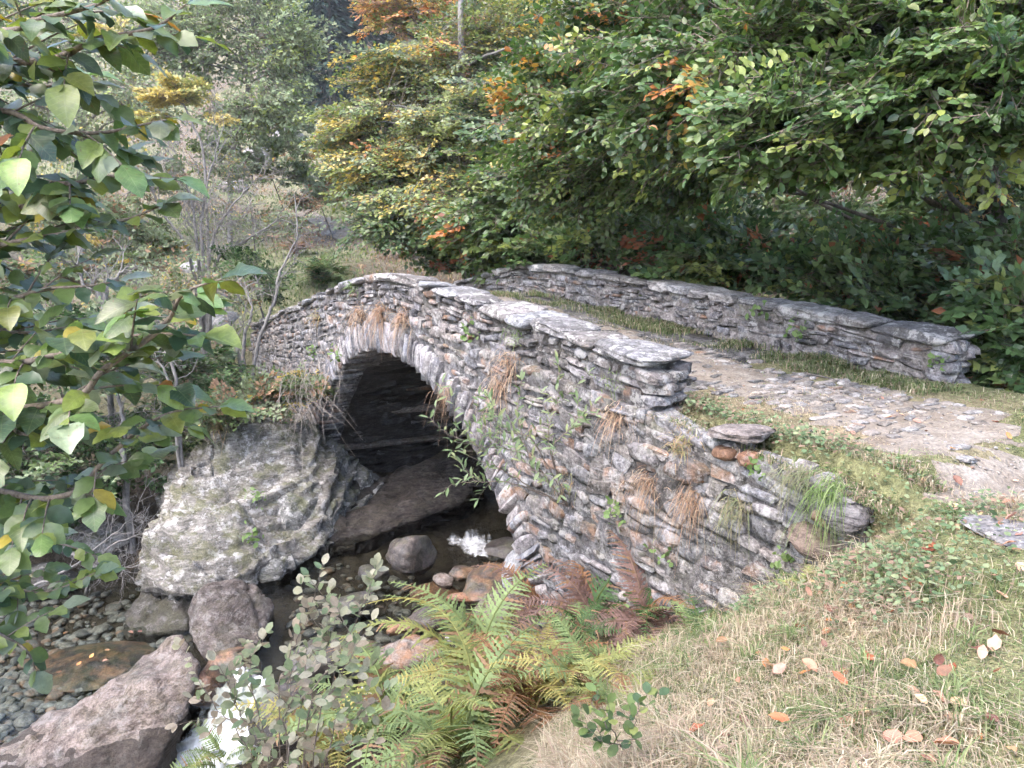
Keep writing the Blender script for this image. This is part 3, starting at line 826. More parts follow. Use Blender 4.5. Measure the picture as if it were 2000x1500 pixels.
# ================================================================== rocks in and by the stream
big = [at(*q) for q in [(306, 985, 12.2), (350, 900, 12.7), (420, 848, 13.3), (520, 800, 14.1), (610, 790, 14.9), (640, 850, 14.9), (668, 945, 14.7), (700, 1005, 14.4), (640, 1085, 12.7), (500, 1150, 11.6),
                        (430, 1170, 11.2), (340, 1180, 11.0), (272, 1150, 11.4), (300, 1010, 12.2)]]
big += [at(420, 860, 17), at(620, 830, 18), at(720, 1040, 16), at(330, 940, 15), at(400, 1120, 14), at(640, 1110, 14)]
hull_rock('rock_outcrop', big, M['rock'], 'huge lichened grey rock outcrop carrying the left foot of the arch', 'rock', .06, .30, .55, .13, 3, 1)
flank = [at(*q) for q in [(560, 830, 15.0), (640, 860, 15.2), (690, 930, 15.4), (760, 975, 15.6), (720, 1020, 14.6), (640, 1075, 13.1), (560, 1110, 12.1), (520, 1130, 11.9), (600, 1130, 13.4), (620, 880, 17), (740, 1040, 16.6), (540, 900, 14.4)]]
hull_rock('rock_shelf', flank, M['rock'], 'layered rock shelf running from the outcrop back under the arch', 'rock', .07, .25, .7, .15, 6, 0)
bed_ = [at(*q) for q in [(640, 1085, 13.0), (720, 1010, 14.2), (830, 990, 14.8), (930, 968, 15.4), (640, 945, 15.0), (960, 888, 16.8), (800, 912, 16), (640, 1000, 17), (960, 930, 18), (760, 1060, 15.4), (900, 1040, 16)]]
hull_rock('bedrock', bed_, M['bed'], 'bedrock slope painted shade-dark under the arch beside the outcrop', 'rock', .09, .22, .7, .16, 4, 0)  # darkness under the arch painted into the rock
foot = [at(*q) for q in [(238, 1195, 9.0), (236, 1238, 8.75), (300, 1108, 9.8), (345, 1085, 10.2), (400, 1090, 10.0), (410, 1180, 9.2), (370, 1232, 8.8), (290, 1248, 8.7)]] + [at(330, 1150, 11), at(420, 1150, 11), at(300, 1290, 9.2), at(390, 1280, 9.2)]
foot = [CAM + 1.24 * (p - CAM) for p in foot]
hull_rock('boulder', foot, M['rock'], 'mossy rounded rock foot dipping into the pebble pool', 'rock', .07, .16, .8, .05, 5, 1)
cutb = [at(*q) for q in [(372, 1150, 8.3), (400, 1128, 8.6), (500, 1140, 8.9), (548, 1175, 8.8), (520, 1260, 8.0), (440, 1292, 7.7), (388, 1290, 7.7), (366, 1240, 7.9)]] + [at(470, 1180, 9.6), at(540, 1260, 9.2), at(440, 1320, 8.6), at(380, 1200, 9.0)]
cutb = [CAM + 1.24 * (p - CAM) for p in cutb]
hull_rock('boulder', cutb, M['rock2'], 'upright grey-brown boulder wedged between outcrop and cascade', 'boulder', .06, .10, 1.1, .015, 7, 1)
diag = [at(*q) for q in [(352, 1222, 8.3), (375, 1290, 7.6), (385, 1330, 7.3), (300, 1262, 8.0), (235, 1312, 7.7), (130, 1395, 7.1), (0, 1478, 6.6), (-150, 1560, 6.2), (-120, 1640, 5.9), (150, 1590, 6.2), (300, 1520, 6.6), (345, 1400, 7.0), (270, 1330, 7.2), (200, 1400, 6.75)]]
diag += [at(300, 1380, 8.2), at(100, 1520, 7.6), at(0, 1600, 7.2), at(330, 1560, 7.4)]
diag = [CAM + 1.24 * (p - CAM) for p in diag]
hull_rock('rock_ridge', diag, M['rock2'], 'long smooth brown rock ridge running diagonally between pool and white cascade', 'rock', .06, .20, .75, .03, 9, 1, (.6, .4, .5))
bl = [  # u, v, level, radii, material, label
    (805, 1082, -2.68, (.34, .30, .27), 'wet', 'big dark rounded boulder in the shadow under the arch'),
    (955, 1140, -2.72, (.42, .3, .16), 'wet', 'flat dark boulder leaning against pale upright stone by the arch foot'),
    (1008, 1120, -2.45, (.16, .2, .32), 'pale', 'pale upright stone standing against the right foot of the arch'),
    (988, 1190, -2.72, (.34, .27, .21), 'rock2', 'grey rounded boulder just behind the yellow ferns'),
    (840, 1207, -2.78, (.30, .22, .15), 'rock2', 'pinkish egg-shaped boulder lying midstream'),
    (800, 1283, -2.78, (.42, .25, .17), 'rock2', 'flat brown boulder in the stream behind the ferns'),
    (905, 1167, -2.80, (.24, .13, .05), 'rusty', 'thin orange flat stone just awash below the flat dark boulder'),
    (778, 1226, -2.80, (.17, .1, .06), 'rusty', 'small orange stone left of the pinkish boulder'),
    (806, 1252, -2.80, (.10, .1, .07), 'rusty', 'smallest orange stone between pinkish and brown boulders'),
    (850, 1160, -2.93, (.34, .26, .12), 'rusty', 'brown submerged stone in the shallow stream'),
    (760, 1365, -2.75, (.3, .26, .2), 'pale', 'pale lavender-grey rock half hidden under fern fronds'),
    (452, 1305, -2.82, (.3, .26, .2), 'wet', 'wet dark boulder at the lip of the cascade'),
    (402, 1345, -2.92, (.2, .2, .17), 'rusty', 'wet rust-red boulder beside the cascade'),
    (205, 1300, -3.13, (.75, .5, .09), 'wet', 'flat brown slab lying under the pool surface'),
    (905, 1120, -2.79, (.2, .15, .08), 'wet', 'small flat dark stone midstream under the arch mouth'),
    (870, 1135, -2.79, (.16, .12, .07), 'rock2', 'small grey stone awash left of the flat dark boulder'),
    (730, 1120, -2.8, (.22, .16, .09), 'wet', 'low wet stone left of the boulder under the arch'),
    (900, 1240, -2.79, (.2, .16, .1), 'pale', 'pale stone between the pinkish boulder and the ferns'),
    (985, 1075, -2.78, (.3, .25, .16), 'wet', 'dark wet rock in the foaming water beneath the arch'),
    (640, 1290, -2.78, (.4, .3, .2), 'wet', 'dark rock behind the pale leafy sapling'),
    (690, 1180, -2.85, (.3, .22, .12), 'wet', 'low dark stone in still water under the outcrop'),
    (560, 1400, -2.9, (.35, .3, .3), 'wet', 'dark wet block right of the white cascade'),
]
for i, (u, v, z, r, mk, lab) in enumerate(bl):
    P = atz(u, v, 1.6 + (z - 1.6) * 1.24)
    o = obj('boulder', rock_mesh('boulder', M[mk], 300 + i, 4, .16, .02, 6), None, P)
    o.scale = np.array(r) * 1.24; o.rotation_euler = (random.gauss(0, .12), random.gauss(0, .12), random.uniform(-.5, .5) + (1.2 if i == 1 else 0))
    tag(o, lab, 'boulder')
# stones of the wall's overgrown right end
for (u, v, d, r, mk, lab) in [(1612, 1062, 5.25, (.27, .2, .12), 'rock2', 'rounded brown boulder at the right end of the retaining wall'),
                              (1690, 1080, 5.0, (.10, .10, .10), 'wall', 'small grey stone beside the brown boulder, sunk in grass'),
                              (1650, 1010, 5.0, (.15, .15, .09), 'slab', 'dark grey block overhung by green grass tuft')]:
    o = obj('boulder', rock_mesh('boulder', M[mk], int(u), 4, .12, .02, 6), None, at(u, v, d)); o.scale = r; o.rotation_euler = (.1, .1, -.5); tag(o, lab, 'boulder')
for (u, v, r, mk, lab) in [(1990, 1040, (.2, .3, .03), 'pale', 'white flat rock in the grass at the right edge'),
                           (1652, 752, (.09, .08, .075), 'pale', 'small grey stone lying by a stick near the far parapet'), (1395, 925, (.01, .01, .01), 'pale', None)]:
    if not lab: continue
    P = hit_ground(u, v)
    o = obj('flat_rock', rock_mesh('flat_rock', M[mk], int(u) + 1, 4, .12, .0, 5), None, P - np.array([0, 0, .012])); o.scale = r; o.rotation_euler = (0, 0, .4); tag(o, lab, 'rock')
# boulders on the meadow and far bank
for i, (u, v, d, r, lab) in enumerate([(640, 340, 45, 1.1, 'pale rock on the meadow slope right of the bare shrub'), (505, 300, 48, 1.4, 'pale boulder patch high on the hillside'), (455, 365, 30, 1.3, 'white boulder behind the bare twigs'), (560, 262, 60, 1.6, 'grey rock near the dark conifers'),
                                  (640, 452, 31, .5, 'flat grey stone beside the hill path'), (435, 620, 19, .8, 'low grey boulder on the far bank by the leaning stems'), (380, 520, 22, .7, 'pale rock among twigs on the left bank'), (180, 1010, 13.2, .9, 'dark mossy boulder on the shaded left bank'), (80, 1080, 12.2, .8, 'dark boulder at the pool edge under foreground leaves')]):
    P = hit_ground(u, v + 8, 6) if d > 14 else at(u, v, d)
    if d > 14 and depth(P) > 85: P = at(u, v, d)
    P = np.array([P[0], P[1], gz(P[0], P[1])])
    o = obj('boulder', rock_mesh('boulder', M['rock' if d < 14 else 'pale'], 500 + i, 3, .2, .03, 6), None, P); o.scale = (r * .7, r * .6, r * .4); tag(o, lab, 'boulder')

# pebbles of the pool and the stream bed
PB = [rock_mesh('pebble', M['pebble'], 700 + j, 2, .12, 0, 4) for j in range(8)]
pb = []
for _ in range(1500):
    u, v = random.uniform(-20, 420), random.uniform(1150, 1500)
    if v > 1460 - u * .55 or v < 1180 - (u - 60) * .05 and random.random() < .7: continue
    P = atz(u, v, -4.265); sz = random.uniform(.042, .11) * (1.4 if random.random() < .1 else 1)
    pb.append((-sz / depth(P), P, sz))
for _ in range(420):
    u, v = random.uniform(560, 1010), random.uniform(1090, 1380)
    P = atz(u, v, -4.05); sz = random.uniform(.04, .13)
    pb.append((-sz / depth(P) * .8, P, sz))
pb.sort(key=lambda q: q[0])
items = []
for i, (_, P, sz) in enumerate(pb):
    z = gz(P[0], P[1]); z = min(z, P[2] + .05)
    m4 = Matrix.Translation((P[0], P[1], max(z, -4.45) + sz * .2)) @ Matrix.Rotation(random.uniform(0, 6.3), 4, 'Z') @ Matrix.Rotation(random.gauss(0, .2), 4, 'X') @ Matrix.Diagonal((sz, sz * random.uniform(.6, .95), sz * random.uniform(.35, .6), 1))
    if i < 300: add_piece('pebble', random.choice(PB), m4, g_o)
    else: items.append((random.choice(PB), m4))
def join_tris(name, items, mat, parent):
    Vs, Fs, Rn, n = [], [], [], 0
    for me, m4 in items:
        V = np.empty(len(me.vertices) * 3, np.float32); me.vertices.foreach_get('co', V); V = V.reshape(-1, 3)
        F = np.empty(len(me.loops), np.int32); me.loops.foreach_get('vertex_index', F); F = F.reshape(-1, 3)
        m = np.array(m4); Vs.append(V @ m[:3, :3].T + m[:3, 3]); Fs.append(F + n); n += len(V); Rn.append(np.full(len(V), random.random()))
    me = mesh_np(name, np.concatenate(Vs), np.concatenate(Fs), mat, None, True)
    me.attributes.new('rnd', 'FLOAT', 'POINT').data.foreach_set('value', np.concatenate(Rn).astype(np.float32))
    return tag(obj(name, me, parent), kind='stuff')
join_tris('small_pebbles', items, M['pebble'], g_o)
gi = []
for _ in range(1500):      # grit and small stones on the path
    i = random.randrange(npl); t = random.gauss(0, .5)
    q = pl[i] + nrm[i] * t * .8 + tng[i] * random.uniform(-.25, .25)
    ss, ww_ = sw(q[0], q[1])
    if not (-6 < ss < 6) or (ss > -.8 and not .5 < ww_ < 3.15): continue
    z = float(deck(ss)) if ss > .85 else gz(q[0], q[1]); sz = random.uniform(.008, .024)
    gi.append((PB[random.randrange(8)], Matrix.Translation((q[0], q[1], z + .008)) @ Matrix.Rotation(random.uniform(0, 6), 4, 'Z') @ Matrix.Diagonal((sz, sz * .8, sz * .45, 1))))
join_tris('grit', gi, M['cobble'], path_o)

# white cascade and the foam under the arch
def foam_sheet(name, rows, label, n=26, amp=.06):
    """rows: left and right edge points, from lip to foot"""
    if name == 'cascade': rows = [(CAM + 1.24 * (a - CAM), CAM + 1.24 * (b - CAM)) for a, b in rows]
    L = smooth_path([r[0] for r in rows], 10); Rr = smooth_path([r[1] for r in rows], 10)
    t = np.linspace(0, 1, n)[None, :, None]
    V = L[:, None] * (1 - t) + Rr[:, None] * t
    m = len(L)
    uu, vv = np.meshgrid(np.arange(m) / 10., np.linspace(0, 1, n) * 3, indexing='ij')
    V[..., 2] += amp * (vnoise(uu, vv, 2.2, 61) + .6 * vnoise(uu, vv, 5, 62) + 1.2 * np.sin(np.linspace(0, math.pi, n))[None])
    V[..., 1] -= amp * (vnoise(uu, vv, 3, 63) + .5 * vnoise(uu, vv, 7, 64))
    e = np.minimum(np.linspace(0, 1, n), np.linspace(1, 0, n))[None] * np.ones((m, 1))
    f = np.clip(.25 + 2.2 * e, 0, 1) * np.clip(.55 + np.arange(m) / m * 1.2, 0, 1)[:, None] * (1 if name == 'cascade' else .62)
    ii = np.arange(m * n).reshape(m, n)
    F = np.stack([ii[:-1, :-1], ii[1:, :-1], ii[1:, 1:], ii[:-1, 1:]], -1).reshape(-1, 4)
    o = obj(name, mesh_np(name, V, F, M['foam'], np.repeat(f.ravel()[:, None], 3, 1), True))
    return tag(o, kind='structure')
foam_sheet('cascade', [(at(438, 1325, 7.55), at(500, 1322, 7.6)), (at(415, 1350, 7.45), at(525, 1350, 7.45)), (at(385, 1395, 7.3), at(545, 1400, 7.3)), (at(335, 1450, 7.2), at(560, 1460, 7.2)), (at(285, 1500, 7.15), at(565, 1520, 7.1)), (at(250, 1570, 7.0), at(570, 1600, 6.9))], None, 30, .09)
foam_sheet('rapid', [(atz(868, 1040, -3.62), atz(955, 1034, -3.62)), (atz(862, 1056, -3.78), atz(962, 1050, -3.78)), (atz(885, 1072, -3.82), atz(972, 1066, -3.82)), (atz(915, 1086, -3.84), atz(960, 1090, -3.84))], None, 20, .02)
# ================================================================== vegetation
G_ = dict(dark=(.028, .058, .020), green=(.05, .092, .028), mid=(.085, .125, .04), lime=(.17, .20, .05), yel=(.36, .27, .06), gold=(.42, .24, .045), oran=(.34, .125, .03), rust=(.19, .065, .03), pale=(.15, .185, .10), grey=(.12, .145, .08), dead=(.22, .13, .075))
G_ = {k: (np.array(v) * .86 + .14 * np.mean(v)) * 1.3 for k, v in G_.items()}
def leaf_tpl(rows):
    """rows: list of (x, halfwidth, zmid, zedge)"""
    V, F = [], []
    for x, hwid, zm, ze in rows: V += [(x, hwid, ze), (x, 0, zm), (x, -hwid, ze)]
    for i in range(len(rows) - 1):
        a = 3 * i
        F += [(a, a + 1, a + 4, a + 3), (a + 1, a + 2, a + 5, a + 4)]
    return np.array(V, float), np.array(F)
T_QUAD = (np.array([(0, 0, 0), (.45, .31, .06), (1, 0, -.05), (.45, -.31, .06)], float), np.array([(0, 3, 2, 1)]))
T_MID = leaf_tpl([(0, .03, 0, 0), (.35, .29, -.03, .05), (.72, .25, -.05, .02), (1, .02, -.12, -.12)])
T_LANCE = leaf_tpl([(0, .03, 0, 0), (.4, .15, -.02, .03), (.75, .12, -.05, 0), (1, .01, -.12, -.12)])
T_ROUND = leaf_tpl([(0, .06, 0, 0), (.3, .32, -.03, .04), (.7, .33, -.04, .02), (1, .08, -.08, -.06)])
def scatter(G, tpl, P, X, Nn, size, col):
    X = unit(X); Y = unit(np.cross(Nn, X)); Z = np.cross(X, Y)
    tv, tf = tpl; n, k = len(P), len(tv)
    V = P[:, None] + size[:, None, None] * (tv[None, :, 0:1] * X[:, None] + tv[None, :, 1:2] * Y[:, None] + tv[None, :, 2:3] * Z[:, None])
    F = (np.arange(n)[:, None, None] * k + tf[None]).reshape(-1, 4)
    G.add(V.reshape(-1, 3), F, np.repeat(col, k, 0))
def spray_tpl(ns, nl, seed, droop=.12):
    """flat beech-like spray of unit length: leaf positions, leaf directions, twig segments"""
    r = np.random.default_rng(seed)
    P, D, S = [], [], [((0, 0, 0), (.55, 0, 0)), ((.55, 0, 0), (1, 0, -droop))]
    for j in range(ns):
        t = .08 + .84 * j / max(1, ns - 1); sd = 1 if j % 2 else -1
        L = .46 * (1 - .62 * t) * r.uniform(.8, 1.2); a = sd * r.uniform(.6, .95)
        b = np.array([t, 0, -droop * t * t]); d = np.array([math.cos(a), math.sin(a), r.normal(0, .1)])
        e = b + d * L + np.array([0, 0, -droop * L]); S.append((b, e))
        for i in range(nl):
            q = (i + .6) / nl; s2 = 1 if i % 2 else -1
            a2 = a + s2 * r.uniform(.5, 1.0)
            P.append(b + (e - b) * q + r.normal(0, .012, 3)); D.append((math.cos(a2), math.sin(a2), r.normal(-.12, .18)))
        P.append(e); D.append(d)
    P.append((1, 0, -droop)); D.append((1, 0, -.1))
    S = np.array([(np.asarray(a, float), np.asarray(b, float)) for a, b in S])
    return np.array(P, float), np.array(D, float), S
SPR = [spray_tpl(9, 5, i) for i in range(6)]
SPR_L = [spray_tpl(6, 3, 20 + i) for i in range(4)]
def ribbons(G, A, B, w):
    """thin three-sided twigs from A to B, vectorised"""
    T = unit(B - A); X = unit(np.cross(T, np.array([.3, .2, 1.0]))); Y = np.cross(T, X)
    ang = np.array([0, 2.094, 4.189])
    off = np.cos(ang)[None, :, None] * X[:, None] + np.sin(ang)[None, :, None] * Y[:, None]
    w = np.broadcast_to(np.asarray(w, float), (len(A),))[:, None, None]
    V = np.concatenate([A[:, None] + off * w, B[:, None] + off * w * .5], 1)
    f = np.array([(0, 1, 4, 3), (1, 2, 5, 4), (2, 0, 3, 5)])
    G.add(V.reshape(-1, 3), (np.arange(len(A))[:, None, None] * 6 + f[None]).reshape(-1, 4))
def blob_pts(blobs, n, shell=.45):
    wt = np.array([b[2] for b in blobs], float); wt /= wt.sum()
    k = rng.choice(len(blobs), n, p=wt)
    d = unit(rng.normal(size=(n, 3)))
    C = np.array([b[0] for b in blobs])[k]; Rr = np.array([b[1] for b in blobs])[k]
    return C + Rr * d * (rng.random(n) ** shell)[:, None], k
def pick(names, probs, n):
    pal = np.array([G_[q] for q in names]); pr = np.array(probs, float); pr /= pr.sum()
    return pal[rng.choice(len(names), n, p=pr)]
def tree(name, label, cat, trunk, blobs, n_limb, n_spray, leaf, spray, palette, tpl=T_QUAD, sprs=None, mat='leaf', bark='bark', group=None, limb_r=.05, flat=.35, tilt=.3, twig=.006, colfn=None, shell=.45, limb_seed=None, leaf_parts=0, twig_mat='twig', out_bias=1.0):
    """trunk: [(point, radius), ...]; blobs: [(centre, radii, weight)]; a thing with trunk, limbs, twigs, crown"""
    sprs = sprs or SPR
    tp = np.array([t[0] for t in trunk], float); tr = np.array([t[1] for t in trunk], float)
    root = thing(name, label, cat, tp[0], group)
    org = tp[0]
    tpp = smooth_path(tp, 8); trr = np.interp(np.linspace(0, 1, len(tpp)), np.linspace(0, 1, len(tr)), tr)
    tpp = tpp + np.c_[vnoise(tpp[:, 2], tpp[:, 0], 1.1, 71), vnoise(tpp[:, 2], tpp[:, 1], 1.1, 72), np.zeros(len(tpp))] * (trr * .5)[:, None]
    Gt = Geo(); Gt.tube(tpp, trr, 9)
    obj('trunk', Gt.mesh('trunk', M[bark], True, org), root, org)
    anc, bk = blob_pts(blobs, n_spray, shell)
    hi = len(tpp) - 1
    att = [tpp[hi // 3:]]
    Gl = Geo()
    sel = rng.choice(n_spray, min(n_limb, n_spray), replace=False)
    for i in sel:
        tip = anc[i]
        hd = np.linalg.norm(tpp[:, :2] - tip[:2], axis=1)
        want = tip[2] - .3 * hd
        j = int(np.clip(np.argmin(np.abs(tpp[:, 2] - want)), hi * .18, hi))
        st = tpp[j]
        mid = st * .5 + tip * .5; mid[2] = max(st[2], tip[2]) * .6 + mid[2] * .4 + .12 * np.linalg.norm(tip - st) * .5
        c = bez(st, mid, tip, 10)
        c[1:-1] += rng.normal(0, .03, (8, 3)) * np.linalg.norm(tip - st) * .3
        r0 = min(trr[j] * .6, limb_r)
        Gl.tube(c, np.linspace(r0, r0 * .15 + .003, 10), 5)
        att.append(c[2:])
    if Gl.n: obj('limbs', Gl.mesh('limbs', M[bark], True, org), root, org)
    att = np.concatenate(att)
    Gw = Geo()
    SA, SB = [], []
    base = np.empty_like(anc)
    for i0 in range(0, n_spray, 400):
        d2 = ((anc[i0:i0 + 400, None] - att[None]) ** 2).sum(-1)
        base[i0:i0 + 400] = att[d2.argmin(1)]
    dirv = anc - base
    hub = tp[-1] * .5 + tp[len(tp) // 2] * .5
    outw = anc - hub
    X = unit(dirv * .5 + unit(outw) * .6 * out_bias + rng.normal(0, .25, anc.shape)); X[:, 2] *= flat; X = unit(X)
    L = spray * rng.uniform(.7, 1.3, n_spray)
    start = anc - X * L[:, None] * .4
    for i in range(n_spray):
        if np.linalg.norm(base[i] - start[i]) > .1:
            m = (base[i] + start[i]) / 2 + rng.normal(0, .06, 3) * np.linalg.norm(base[i] - start[i])
            c = bez(base[i], m, start[i], 4)
            SA.append(c[:-1]); SB.append(c[1:])
    if SA: ribbons(Gw, np.concatenate(SA), np.concatenate(SB), twig * 1.5)
    up = unit(np.array([0, 0, 1.0]) + rng.normal(0, tilt, anc.shape))
    Y = unit(np.cross(up, X)); Z = np.cross(X, Y)
    which = rng.integers(0, len(sprs), n_spray)
    Gc = Geo(); allP, allX, allN, allS, allC = [], [], [], [], []
    for k, (P, D, S) in enumerate(sprs):
        q = np.nonzero(which == k)[0]
        if not len(q): continue
        Fm = np.stack([X[q], Y[q], Z[q]], -1)                      # columns
        tw = lambda A: start[q][:, None] + L[q][:, None, None] * np.einsum('nij,kj->nki', Fm, A)
        ribbons(Gw, tw(S[:, 0]).reshape(-1, 3), tw(S[:, 1]).reshape(-1, 3), twig)
        LP = tw(P).reshape(-1, 3); LD = np.einsum('nij,kj->nki', Fm, D).reshape(-1, 3)
        ow = outw[q] * [1, 1, 0]; LN = np.repeat(Z[q] + .45 * unit(ow), len(P), 0) + rng.normal(0, .36, LP.shape)
        c0 = palette(len(q)) if colfn is None else colfn(anc[q])
        cc = np.repeat(c0, len(P), 0)
        mixm = (rng.random(len(cc)) < .22)[:, None]
        c1 = palette(len(cc)) if colfn is None else colfn(LP)
        cc = np.where(mixm, c1, cc) * rng.uniform(.7, 1.35, (len(cc), 1))
        allP.append(LP); allX.append(LD + rng.normal(0, .2, LD.shape)); allN.append(LN); allC.append(cc)
    P, Xl, Nl, Cc = map(np.concatenate, (allP, allX, allN, allC))
    Sz = leaf * rng.uniform(.65, 1.25, len(P))
    keep = np.ones(len(P), bool)
    if leaf_parts:
        uv = (P - CAM) @ _R / depth(P) * FPX + 1000; vv = 750 - (P - CAM) @ _U / depth(P) * FPX
        vis = (uv > -20) & (uv < 2020) & (vv > -20) & (vv < 1500)
        sc = np.where(vis, Sz / depth(P), 0)
        top = np.argsort(-sc)[:leaf_parts]; keep[top] = False
        shades = {}
        for j, i in enumerate(top):
            cq = tuple(np.round(Cc[i] * 14).astype(int))
            if cq not in shades:
                g = Geo(); g.add(tpl[0], tpl[1], np.maximum(Cc[i], .01)); shades[cq] = g.mesh('leaf', M[mat], True)
            Xx = unit(Xl[i]); Yy = unit(np.cross(Nl[i], Xx)); Zz = np.cross(Xx, Yy)
            m4 = Matrix(((*[Xx[0], Yy[0], Zz[0]], P[i][0]), (Xx[1], Yy[1], Zz[1], P[i][1]), (Xx[2], Yy[2], Zz[2], P[i][2]), (0, 0, 0, 1))) @ Matrix.Scale(Sz[i], 4)
            add_piece('leaf', shades[cq], m4, root)
    scatter(Gc, tpl, P[keep], Xl[keep], Nl[keep], Sz[keep], Cc[keep])
    o = obj('crown', Gc.mesh('crown', M[mat], True, org), root, org); tag(o, kind='stuff')
    o = obj('twigs', Gw.mesh('twigs', M[twig_mat], False, org), root, org); tag(o, kind='stuff')
    return root
def bl_(u, v, d, r, w=1.0): return (at(u, v, d), np.array(r, float) * np.ones(3), w)
def gpt(u, v, d):
    P = at(u, v, d); return np.array([P[0], P[1], gz(P[0], P[1]) - .05])
def trunk_px(pts, r0, r1, first_ground=True):
    P = [at(*q) for q in pts]
    if first_ground: P[0][2] = min(P[0][2], gz(P[0][0], P[0][1])) - .1
    R_ = np.linspace(r0, r1, len(P))
    return list(zip(P, R_))

# ---- right beech, leaning over the path
def c_right(P):
    n = len(P)
    k = rng.random(n)
    c = pick(['dark', 'green', 'mid', 'lime'], [.2, .4, .29, .11], n) * np.array([1.05, 1.07, .9])
    o = vnoise(P[:, 0] * 1.0, P[:, 2] + P[:, 1], .9, 81) + rng.normal(0, .25, n)
    c = np.where((o > .82)[:, None], pick(['gold', 'oran', 'yel'], [.4, .4, .2], n), c)
    return c
tree('beech_tree', 'large dark green beech leaning over the path at the right edge', 'tree', trunk_px([(1940, 640, 10.6), (1932, 420, 10.6), (1925, 200, 10.5), (1905, -60, 10.4), (1880, -300, 10.4)], .30, .10),
     [bl_(1650, 225, 7.2, (1.3, .9, .42), 1.8), bl_(1900, 170, 6.8, (.9, .9, .5), 1.5), bl_(1480, 150, 8.2, (1.3, 1.0, .6), 1.6), bl_(1750, 60, 7.6, (1.5, 1, .55), 1.8), bl_(1330, 150, 9.6, (1.3, 1, .8), 1.2), bl_(1250, 250, 10.6, (1.2, 1, .6), 1.2), bl_(1120, 330, 12, (1.1, .9, .6), 1), bl_(1300, 330, 11, (1.0, .8, .5), .7),
      bl_(1430, 260, 9.0, (1.0, .8, .35), .8), bl_(1150, 180, 11.6, (1.2, 1.1, .8), 1), bl_(1320, 20, 10.4, (1.6, 1, .7), 1), bl_(1600, -60, 9, (2.2, 1.4, .8), 1.2), bl_(1960, -20, 7.4, (1.2, 1, .6), .8), bl_(2150, 100, 8, (1.2, 1.6, 1.2), .4), bl_(1950, 330, 10.2, (.9, .9, .5), .3), bl_(2300, 300, 10, (1.6, 2, 1.6), .3)],
     18, 2500, .094, .8, None, T_MID, colfn=c_right, limb_r=.04, leaf_parts=300, tilt=.5, flat=.6)
# ---- second beech behind the far parapet
def c_mid(P):
    n = len(P)
    c = pick(['dark', 'green', 'mid', 'lime'], [.2, .4, .27, .13], n) * np.array([1.1, 1.08, .88])
    o = vnoise(P[:, 0], P[:, 2] + P[:, 1], .8, 83) + rng.normal(0, .3, n)
    return np.where((o > .8)[:, None], pick(['gold', 'oran', 'rust', 'lime'], [.25, .35, .25, .15], n), c)
tree('beech_tree', 'dark multi-limbed beech behind the middle of the far parapet', 'tree', trunk_px([(1235, 520, 16.2), (1240, 420, 16.1), (1225, 300, 16), (1210, 150, 16), (1200, 0, 16)], .26, .07),
     [bl_(1120, 400, 15.2, (1.4, 1.0, .7), 1), bl_(1250, 350, 14.5, (1.3, 1, .7), .6), bl_(1080, 300, 15, (1.6, 1.2, .9), 1), bl_(1180, 160, 15.5, (1.8, 1.4, 1.1), 1), bl_(980, 430, 15.6, (1.3, 1, .5), 1), bl_(1300, 440, 16, (1.5, 1, .6), .7), bl_(1050, 480, 15.8, (1.2, .8, .35), .9), bl_(1280, 60, 15, (1.8, 1.4, 1), .8)],
     20, 760, .14, 1.0, None, T_QUAD, colfn=c_mid, limb_r=.09)
# ---- autumn beech left of it
def c_cent(P):
    n = len(P)
    u = (P - CAM) @ _R / depth(P) * FPX + 1000; v = 750 - (P - CAM) @ _U / depth(P) * FPX
    yl = np.clip((1200 - u) / 350, 0, 1) * np.clip((480 - v) / 180, 0, 1)
    k = rng.random(n) < yl * .9
    c = pick(['dark', 'green', 'mid', 'lime'], [.25, .4, .27, .08], n)
    c = np.where(k[:, None], pick(['lime', 'mid', 'yel', 'pale'], [.46, .14, .2, .2], n), c)
    o = vnoise(P[:, 0] * 1.1, P[:, 2] * 1.4 + P[:, 1], .8, 85) + rng.normal(0, .28, n)
    return np.where((o > .93)[:, None], pick(['gold', 'oran', 'yel', 'dead'], [.3, .3, .2, .2], n), c)
tree('beech_tree', 'broad yellow-green autumn beech with layered branches left of the dark trees', 'tree', trunk_px([(925, 470, 19.5), (915, 380, 19.4), (905, 250, 19.4), (900, 100, 19.4), (900, -60, 19.5)], .2, .05),
     [bl_(760, 330, 18.6, (1.4, 1.2, .7), 1), bl_(720, 250, 19.2, (1.1, 1, .8), .9), bl_(820, 400, 17.6, (1.5, 1, .45), .9), bl_(780, 440, 17.4, (1.1, .8, .25), .5), bl_(900, 260, 18.2, (1.6, 1.3, .9), 1.2), bl_(1010, 200, 17.8, (1.5, 1.3, .9), 1.1), bl_(850, 140, 19.5, (1.5, 1.2, .8), 1), bl_(760, 150, 20, (1.0, 1, .7), .6), bl_(970, 70, 20, (1.8, 1.3, .9), 1), bl_(930, 360, 18, (1.4, 1, .5), 1), bl_(1100, 90, 19, (1.6, 1.2, 1), .8)],
     26, 1500, .115, 1.0, None, T_QUAD, colfn=c_cent, limb_r=.07, bark='bark_grey')
